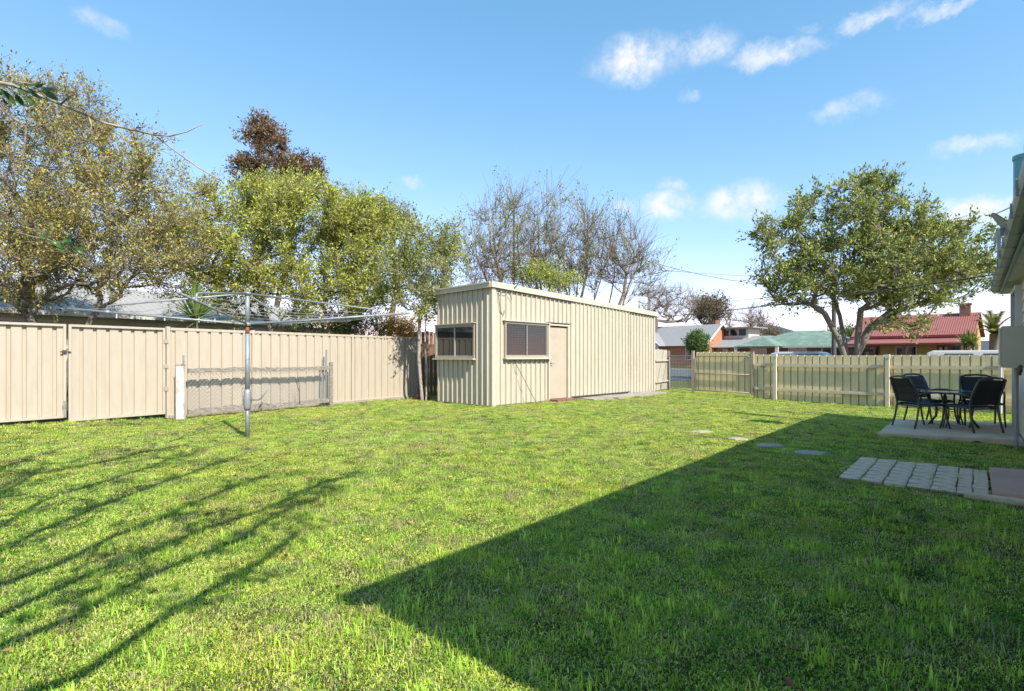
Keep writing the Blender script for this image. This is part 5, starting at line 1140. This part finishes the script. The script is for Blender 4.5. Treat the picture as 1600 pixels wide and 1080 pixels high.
    m = MB(); m.beam(f(-H, -W_ - .05, zo - .02), f(H, -W_ - .05, zo - .02), .12, .16); m.build('gutter', 'wall_cream', T)
    for u in (-3.6, .3, 3.4): add_window(T, f, -1, u, .9, 2.1, 1.6, -4.)
    m = MB(); m.add([f(-5.6, -5.6, 2.3), f(-1.0, -5.6, 2.3), f(-3.3, -3.4, 3.35), f(-3.3, .0, 3.45), f(-6.0, -2, 2.3), f(-.6, -2, 2.3)], [(0, 1, 2), (0, 2, 3, 4), (1, 5, 3, 2)]); m.build('porch_roof', 'roof_green', T)
    for u in (-5.4, -1.2): m = MB(); m.beam(f(u, -5.4, 0), f(u, -5.4, 2.3), .3, .3); m.build('porch_post', 'wall_cream', T)
    # red roofed house with verandah
    ctr = (on(1347, 62) + on(1530, 62)) / 2
    T, f, rf, (H, W_, zo) = frame_house('red_roofed_house', 'yellow walled house with red iron roof and brick chimney behind the street tree', ctr, FD, 8.4, 7.0, 3.15, 5.1, 'wall_yellow', 'roof_red', 'gable', .3, rib=.16)
    m = MB(); V = []; n = 90
    for i in range(n + 1): u = -4.4 + 8.8 * i / n; b = .03 * (i % 2); V += [f(u, -6.0, 2.35 + b), f(u, -3.55, 2.85 + b)]
    m.add(V, [(2 * i, 2 * i + 2, 2 * i + 3, 2 * i + 1) for i in range(n)]); m.build('verandah_roof', 'roof_red', T)
    m = MB(); m.beam(f(-4.45, -6.05, 2.32), f(4.45, -6.05, 2.32), .1, .14); m.build('verandah_beam', 'trim_red', T)
    m = MB(); m.beam(f(-4.5, -3.85, 3.0), f(4.5, -3.85, 3.0), .1, .2); m.build('gutter', 'trim_red', T)
    for u in np.linspace(-4.2, 4.2, 5): m = MB(); m.beam(f(u, -5.9, 0), f(u, -5.9, 2.3), .13, .13); m.build('verandah_post', 'trim_red', T)
    for u in (-3.0, -.2, 2.8): add_window(T, f, -1, u, .8, 2.1, 1.4, -3.5, 'trim_red' if u != -.2 else 'paint_white')
    m = MB(); c = f(3.5, -.3, 0); m.box((c[0], c[1], 5.0), (.75, .65, 1.6), (v3(FD, 0), v3(FN, 0), (0, 0, 1))); ch = m.build('chimney', 'brick_brown', T)
    m = MB(); m.box((c[0], c[1], 5.85), (.88, .78, .14), (v3(FD, 0), v3(FN, 0), (0, 0, 1))); m.build('corbel', 'brick_brown', ch)
buildings()

# ------------------------------------------------------------------ parked cars, poles and cables
def car(label, c, ang, L=4.5, Wd=1.78, H=1.5, van=False):
    T = thing('parked_car', label, 'car', (0, 0, 0), 'cars parked in the street'); h = L / 2
    prof = [(-h, .35), (-h, .8), (-h + .12, 1.0), (-h + .45, H - .08), (-h + .8, H), (.5, H), (.75, H - .03), (1.35, .98), (h - .15, .86), (h, .62), (h, .35)] if not van else [(-h, .35), (-h, 1.0), (-h + .1, H - .1), (-h + .3, H), (.7, H), (.95, H - .05), (1.5, 1.1), (h - .1, 1.0), (h, .7), (h, .35)]
    mb = MB(); n = len(prof); V = []
    for y, k in ((-Wd / 2, 0), (-Wd / 2 + .12, 1), (Wd / 2 - .12, 1), (Wd / 2, 0)):
        for x, z in prof: t = max(0, (z - .95)) / (H - .95); V.append((x * (1 - .02 * (1 - k)), y * (1 - .16 * t), z - (.04 * (1 - k) if z > .6 else 0)))
    mb.add(V, [(j * n + i, j * n + (i + 1) % n, (j + 1) * n + (i + 1) % n, (j + 1) * n + i) for j in range(3) for i in range(n)] + [tuple(range(n))[::-1], tuple(range(3 * n, 4 * n))]); mb.build('body', 'car_white', T)
    for s in (-1, 1):
        for a, b in ((-h + .6, -.55), (-.45, .85)):
            mb = MB(); y0 = s * (Wd / 2 + .004); y1 = s * (Wd / 2 * .86 + .012); mb.add([(a, y0 * .985, 1.0), (b, y0 * .985, 1.0), (b - .12, y1, H - .14), (a + .12, y1, H - .14)], [(0, 1, 2, 3)]); mb.build('window', 'glass_dark', T)
        for x in (-h + .85, h - .85):
            mb = MB(); mb.tube([(x, s * (Wd / 2 - .2), .32), (x, s * (Wd / 2 + .01), .32)], .32, 20); w = mb.build('wheel', 'tyre', T)
            mb = MB(); mb.tube([(x, s * (Wd / 2), .32), (x, s * (Wd / 2 + .022), .32)], .2, 16); mb.build('rim', 'wheel_rim', w)
        mb = MB(); mb.box((h - .02, s * .6, .72), (.1, .34, .14)); mb.build('headlight', 'alu', T)
    mb = MB(); mb.add([(.8, -.66, H - .05), (.8, .66, H - .05), (1.36, .76, 1.01), (1.36, -.76, 1.01)], [(0, 1, 2, 3)]); mb.build('windscreen', 'glass_dark', T)
    T.location = (c[0], c[1], .012); T.rotation_euler.z = ang
fa = math.atan2(FD[1], FD[0])
def on(px, p): u = (px - 800) / F; Y = p / (FN[0] * u + FN[1]); return np.array([u * Y, Y])
car('white car parked in the street, its roof showing above the fence by the pole', on(1264, 33.5), fa, H=1.5)
car('white tall car showing above the fence beside the meter box', on(1556, 31.0), fa, 4.7, 1.85, 1.5, True)
def pole(label, x, y, H, r=.15, arm=True, dirv=None):
    T = thing('power_pole', label, 'power pole', (x, y, 0)); mb = MB(); mb.tube([(x, y, 0), (x, y, H)], [r, r * .75], 10); mb.build('shaft', 'pole_timber', T)
    d = np.array(dirv if dirv is not None else FN)
    if arm:
        mb = MB(); mb.beam(v3(np.array([x, y]) - d * 1.0, H - .4), v3(np.array([x, y]) + d * 1.0, H - .4), .1, .1); a = mb.build('crossarm', 'pole_timber', T)
        for k in (-.9, -.4, .4, .9): mb = MB(); q = np.array([x, y]) + d * k; mb.tube([v3(q, H - .35), v3(q, H - .2)], [.035, .05], 6); mb.build('insulator', 'paint_white', a)
pA = on(1303, 51); pole('dark timber power pole behind the street tree trunk', pA[0], pA[1], 8.4, .19)
pB = at(803, HZ, 28.5); pole('pale slender pole standing within the bare tree', pB.x, pB.y, 8.9, .07, False)
pC = at(835, HZ, 45); pole('power pole hidden behind the shed and the bare tree', pC.x, pC.y, 4.7, .12, False)
pD = on(1297, 75); pole('far thin pole between the green roof and the street tree', pD[0], pD[1], 4.9, .1, True)
def cable(label, P, r):
    mb = MB(); mb.tube(P, r, 5); o = mb.build('power_cable', 'pole_timber', smooth=True); tag(o, label, 'cable')
def sag(a, b, s, n=14): a = np.array(a); b = np.array(b); return [a + (b - a) * k / n - np.array([0, 0, s * 4 * k / n * (1 - k / n)]) for k in range(n + 1)]
cable('thin black cable falling from the bare tree to the street tree', sag((pB.x, pB.y, 8.85), (pA[0], pA[1], 7.3), 1.35), .017)
cable('grey service cable running from the house eave leftwards over the shed', sag(tuple(at(1588, 424, 8.9)), (pC.x, pC.y, 4.6), .55), .014)
cable('thin upper wire between the street tree and the far left sky', sag((pA[0] - .5, pA[1], 7.9), tuple(at(900, 405, 60)), .5), .014)
cable('thin dark cable dropping from the street tree towards the bare trees', sag((pA[0], pA[1], 7.0), tuple(at(1000, 478, 46)), .3), .016)

# ------------------------------------------------------------------ grass
def grass():
    r = np.random.default_rng(21); V = []; Fc = []; kind = []; colr = []
    G1 = [(5, (.48, .62, .07)), (4, (.62, .74, .13)), (3.5, (.20, .33, .035)), (2.6, (.72, .78, .24)), (1.7, (.66, .60, .34))]
    G2 = [(3, (.46, .50, .09)), (3, (.54, .48, .26)), (2, (.44, .41, .16)), (2, (.24, .36, .04))]
    G3 = [(4, (.34, .54, .06)), (3, (.44, .64, .09)), (1, (.58, .68, .15))]
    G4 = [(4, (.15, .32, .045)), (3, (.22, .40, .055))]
    nvert = 0
    def blade(base, a, lean, L, w, c, k):
        nonlocal nvert
        d = np.array([math.cos(a), math.sin(a), 0]); s = np.array([-d[1], d[0], 0]); b = np.array([base[0], base[1], -.004])
        p1 = b + d * L * lean * .35 + np.array([0, 0, L * .6]); p2 = b + d * L * lean + np.array([0, 0, L * (1 - .45 * lean)])
        V.extend([b - s * w / 2, b + s * w / 2, p1 + s * w * .42, p1 - s * w * .42, p2]); n = nvert; Fc.extend([(n, n + 1, n + 2, n + 3), (n + 3, n + 2, n + 4)]); nvert += 5
        colr.extend([(*c, 1)] * 5); kind.extend([k] * 5)
    NV = 7
    for k in range(1, NV + 1):
        if k <= 3: n, R, L0, L1, w, cs, ln = 52, .08, .007, .023, .0040, G1, 1.9
        elif k == 4: n, R, L0, L1, w, cs, ln = 46, .08, .007, .024, .0038, G2, 1.9
        elif k == 5: n, R, L0, L1, w, cs, ln = 26, .05, .035, .085, .005, G3, 1.1
        elif k == 6: n, R, L0, L1, w, cs, ln = 34, .08, .010, .024, .011, G4, 1.2        # broad weeds and clover
        else: n, R, L0, L1, w, cs, ln = 26, .09, .015, .05, .0035, [(3, (.46, .40, .22)), (1, (.34, .30, .16))], 1.5
        cl = palette(r, n, cs, .16)
        for i in range(n):
            q = r.normal(size=2) * R * .55; blade(q, r.random() * 6.283, abs(r.normal()) * .45 * ln + .12, r.uniform(L0, L1), w * r.uniform(.7, 1.3), cl[i], k)
    # where the tufts stand
    M = 420000; x = r.uniform(-12.5, 13.5, M); y = r.uniform(.6, 22, M); dist = np.hypot(x, y)
    dens = np.where(dist < 3.6, 1., np.clip((3.6 / dist) ** 1.15, .16, 1)); keep = r.random(M) < dens
    lim = np.abs(x) < y * 1.12 + 1.6; keep &= lim
    XY = np.stack([x, y], 1)
    keep &= ((XY - LF_A) @ LF_N > .06) | (((XY - LF_A) @ LF_D) < -.1)
    p = XY @ FN; keep &= p < FP + 6.5
    keep &= ~((p > FP - .0) & (x > 6.6) & (p < FP + .02))
    t = (XY - SC) @ SL; w = (XY - SC) @ SW; keep &= ~((t > -.03) & (t < SLEN + .03) & (w > -.03) & (w < SWID + .05))
    keep &= ~((t > s_t(893) + .25) & (t < s_t(981) + 1.15) & (w < 0) & (w > -.72))
    keep &= ~((t > s_t(857) - .1) & (t < s_t(885) + .1) & (w < 0) & (w > -.32))
    keep &= ~((((XY - HW) @ D2) < .03) & (((XY - HW) @ D1) < .05))
    sl = [(5.88, 8.66), (7.55, 7.95), (9.05, 9.72), (9.35, 9.9), (7.47, 10.5)]; ins = np.ones(M, bool)
    for a, b in zip(sl, sl[1:] + sl[:1]): ins &= ((b[0] - a[0]) * (y - a[1]) - (b[1] - a[1]) * (x - a[0])) > -.02
    keep &= ~ins
    P0 = np.array([3.32, 5.48]); u = (XY - P0) @ (-D2); v = (XY - P0) @ D1; onp = (u > -.0) & (u < 1.7) & (v > -.02) & (v < 1.45); bd = np.array([0, .185, .37, .555, .74, .925, 1.04, 1.155]); joint = np.min(np.abs(u[:, None] - bd[None, :]), 1) < .016; keep &= ~onp | joint
    for sx, sy, sr in STONES: keep &= (x - sx) ** 2 + (y - sy) ** 2 > (sr * .8) ** 2
    # slow noise: bare and straw patches, lusher weeds
    def nz(fx, fy, ph): return np.sin(x * fx + ph + 1.3 * np.sin(y * fy * .7 + ph * 2)) * np.sin(y * fy + ph * 1.7 + 1.1 * np.sin(x * fx * .8))
    n1 = nz(1.9, 1.6, .3) * .5 + nz(4.3, 3.9, 1.2) * .35 + nz(9.7, 8.8, 2.2) * .3; n2 = nz(1.3, 1.5, 4.2) * .6 + nz(5.1, 4.6, 3.3) * .4 + nz(11., 12., .9) * .25
    shade = ((XY - np.array([-.85, 2.82])) @ D2 < 0) & ((XY - np.array([-.85, 2.82])) @ D1 > 0)      # long shaded strip beside the house: thinner turf
    side = np.clip(-((XY - np.array([-.85, 2.82])) @ D2) / 3., 0, 1) * ((XY - np.array([-.85, 2.82])) @ D1 > -1)
    keep &= r.random(M) > (.06 + .7 * np.clip(n1 - .22, 0, 1) + .62 * side * np.clip(n2 + .3, 0, 1))
    x, y, n1, n2, side, dist = (q[keep] for q in (x, y, n1, n2, side, dist)); N = len(x)
    q = r.random(N); var = r.integers(0, 3, N)
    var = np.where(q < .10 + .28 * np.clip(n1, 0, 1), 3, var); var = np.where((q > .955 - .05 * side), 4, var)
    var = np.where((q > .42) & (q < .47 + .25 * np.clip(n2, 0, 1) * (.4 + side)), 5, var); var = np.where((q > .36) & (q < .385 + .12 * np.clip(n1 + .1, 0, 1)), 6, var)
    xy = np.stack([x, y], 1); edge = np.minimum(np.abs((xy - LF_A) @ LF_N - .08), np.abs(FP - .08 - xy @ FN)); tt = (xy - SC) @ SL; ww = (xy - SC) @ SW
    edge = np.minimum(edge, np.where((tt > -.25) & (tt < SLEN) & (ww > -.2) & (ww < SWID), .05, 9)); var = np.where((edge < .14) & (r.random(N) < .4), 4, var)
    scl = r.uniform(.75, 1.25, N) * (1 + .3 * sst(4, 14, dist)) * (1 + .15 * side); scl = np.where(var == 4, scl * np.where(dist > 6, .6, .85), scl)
    xy = np.stack([x, y], 1); u = (xy - P0) @ (-D2); v = (xy - P0) @ D1; scl = np.where((u > 0) & (u < 1.2) & (v > 0) & (v < 1.42), .55, scl); z = terrain(x, y) + np.where((u > 0) & (u < 1.2) & (v > 0) & (v < 1.42), .012, 0)
    pts = np.stack([x, y, z], 1); m = nvert
    me = bpy.data.meshes.new('grass'); allv = np.concatenate([np.array(V), pts]); me.from_pydata(allv.tolist(), [], Fc)
    T = len(allv)
    def attr(nm, ty, data, key): a = me.attributes.new(nm, ty, 'POINT'); a.data.foreach_set(key, data)
    attr('kind', 'INT', np.concatenate([np.array(kind), np.zeros(N, int)]).astype(np.int32), 'value')
    attr('var', 'INT', np.concatenate([np.zeros(m, int), var]).astype(np.int32), 'value')
    attr('scl', 'FLOAT', np.concatenate([np.ones(m), scl]).astype(np.float32), 'value')
    attr('rot', 'FLOAT', np.concatenate([np.zeros(m), r.random(N) * 6.283]).astype(np.float32), 'value')
    ca = me.color_attributes.new('Col', 'FLOAT_COLOR', 'POINT'); ca.data.foreach_set('color', np.concatenate([np.array(colr), np.zeros((N, 4))]).astype(np.float32).ravel())
    me.materials.append(MAT['grass']); o = bpy.data.objects.new('lawn_grass', me); link(o); tag(o, 'short green lawn grass with dry patches and weeds', 'grass', kind='stuff')
    ng = bpy.data.node_groups.new('scatter_grass', 'GeometryNodeTree'); ng.interface.new_socket('Geometry', in_out='INPUT', socket_type='NodeSocketGeometry'); ng.interface.new_socket('Geometry', in_out='OUTPUT', socket_type='NodeSocketGeometry')
    Nn = ng.nodes.new; Lk = ng.links.new; gi = Nn('NodeGroupInput'); go = Nn('NodeGroupOutput')
    def named(nm, ty): a = Nn('GeometryNodeInputNamedAttribute'); a.data_type = ty; a.inputs['Name'].default_value = nm; return a.outputs[0]
    k = named('kind', 'INT'); cmp = Nn('FunctionNodeCompare'); cmp.data_type = 'INT'; cmp.operation = 'EQUAL'; Lk(k, cmp.inputs[2]); cmp.inputs[3].default_value = 0
    sep = Nn('GeometryNodeSeparateGeometry'); sep.domain = 'POINT'; Lk(gi.outputs[0], sep.inputs[0]); Lk(cmp.outputs[0], sep.inputs[1])
    mp = Nn('GeometryNodeMeshToPoints'); Lk(sep.outputs[0], mp.inputs[0])
    sp_ = Nn('GeometryNodeSplitToInstances'); sp_.domain = 'POINT'; Lk(sep.outputs[1], sp_.inputs[0]); Lk(named('kind', 'INT'), sp_.inputs['Group ID'])
    ip = Nn('GeometryNodeInstanceOnPoints'); Lk(mp.outputs[0], ip.inputs['Points']); Lk(sp_.outputs[0], ip.inputs['Instance']); ip.inputs['Pick Instance'].default_value = True
    Lk(named('var', 'INT'), ip.inputs['Instance Index']); cx = Nn('ShaderNodeCombineXYZ'); Lk(named('rot', 'FLOAT'), cx.inputs[2]); er = Nn('FunctionNodeEulerToRotation'); Lk(cx.outputs[0], er.inputs[0]); Lk(er.outputs[0], ip.inputs['Rotation'])
    Lk(named('scl', 'FLOAT'), ip.inputs['Scale']); Lk(ip.outputs[0], go.inputs[0])
    md = o.modifiers.new('scatter', 'NODES'); md.node_group = ng
    print('grass tufts', N)
grass()
def litter():
    r = np.random.default_rng(88); n = 420; x = r.uniform(-7, 6, n); y = 1.8 + 13 * r.random(n) ** 1.5; q = np.stack([x, y, terrain(x, y) + .02 + .012 * r.random(n)], 1)
    k = ((q[:, :2] - LF_A) @ LF_N > .2) & ~((((q[:, :2] - SC) @ SL) > -.1) & (((q[:, :2] - SC) @ SW) > -.1)); q = q[k]
    d = r.normal(size=(len(q), 3)); d[:, 2] *= .25; mb = MB(); leaves(mb, r, q, d, .05, [(3, (.30, .16, .07)), (2, (.42, .26, .10)), (2, (.20, .11, .06)), (1, (.5, .4, .2))], .5, 1.5)
    tag(mb.build('leaf_litter', 'leaf'), 'scattered brown fallen leaves on the lawn', 'leaves', kind='stuff')
litter()
def dandelions():
    for i, (px, py, where) in enumerate(((582, 803, 'nearest the shadow corner'), (531, 849, 'left of centre on the lawn'), (573, 851, 'beside another low on the lawn'), (703, 750, 'in the middle of the lawn'), (784, 711, 'farthest towards the shed'))):
        p = ground(px, py); g = gz(p.x, p.y); T = thing('dandelion', 'small yellow dandelion flower ' + where, 'flower', (p.x, p.y, g), 'dandelions in the lawn')
        m = MB(); m.tube([(p.x, p.y, g), (p.x + .004, p.y, g + .03)], .002, 4); m.build('stalk', 'roof_green', T)
        m = MB(); c = np.array([p.x + .004, p.y, g + .031]); n = 12; m.add([c] + [c + np.array([math.cos(k * 6.283 / n) * .013, math.sin(k * 6.283 / n) * .013, .005 * (k % 2) + .003]) for k in range(n)] + [c + (0, 0, .014)], [(0, 1 + (k + 1) % n, 1 + k) for k in range(n)] + [(n + 1, 1 + k, 1 + (k + 1) % n) for k in range(n)]); m.build('flower_head', 'flower_yellow', T)
dandelions()
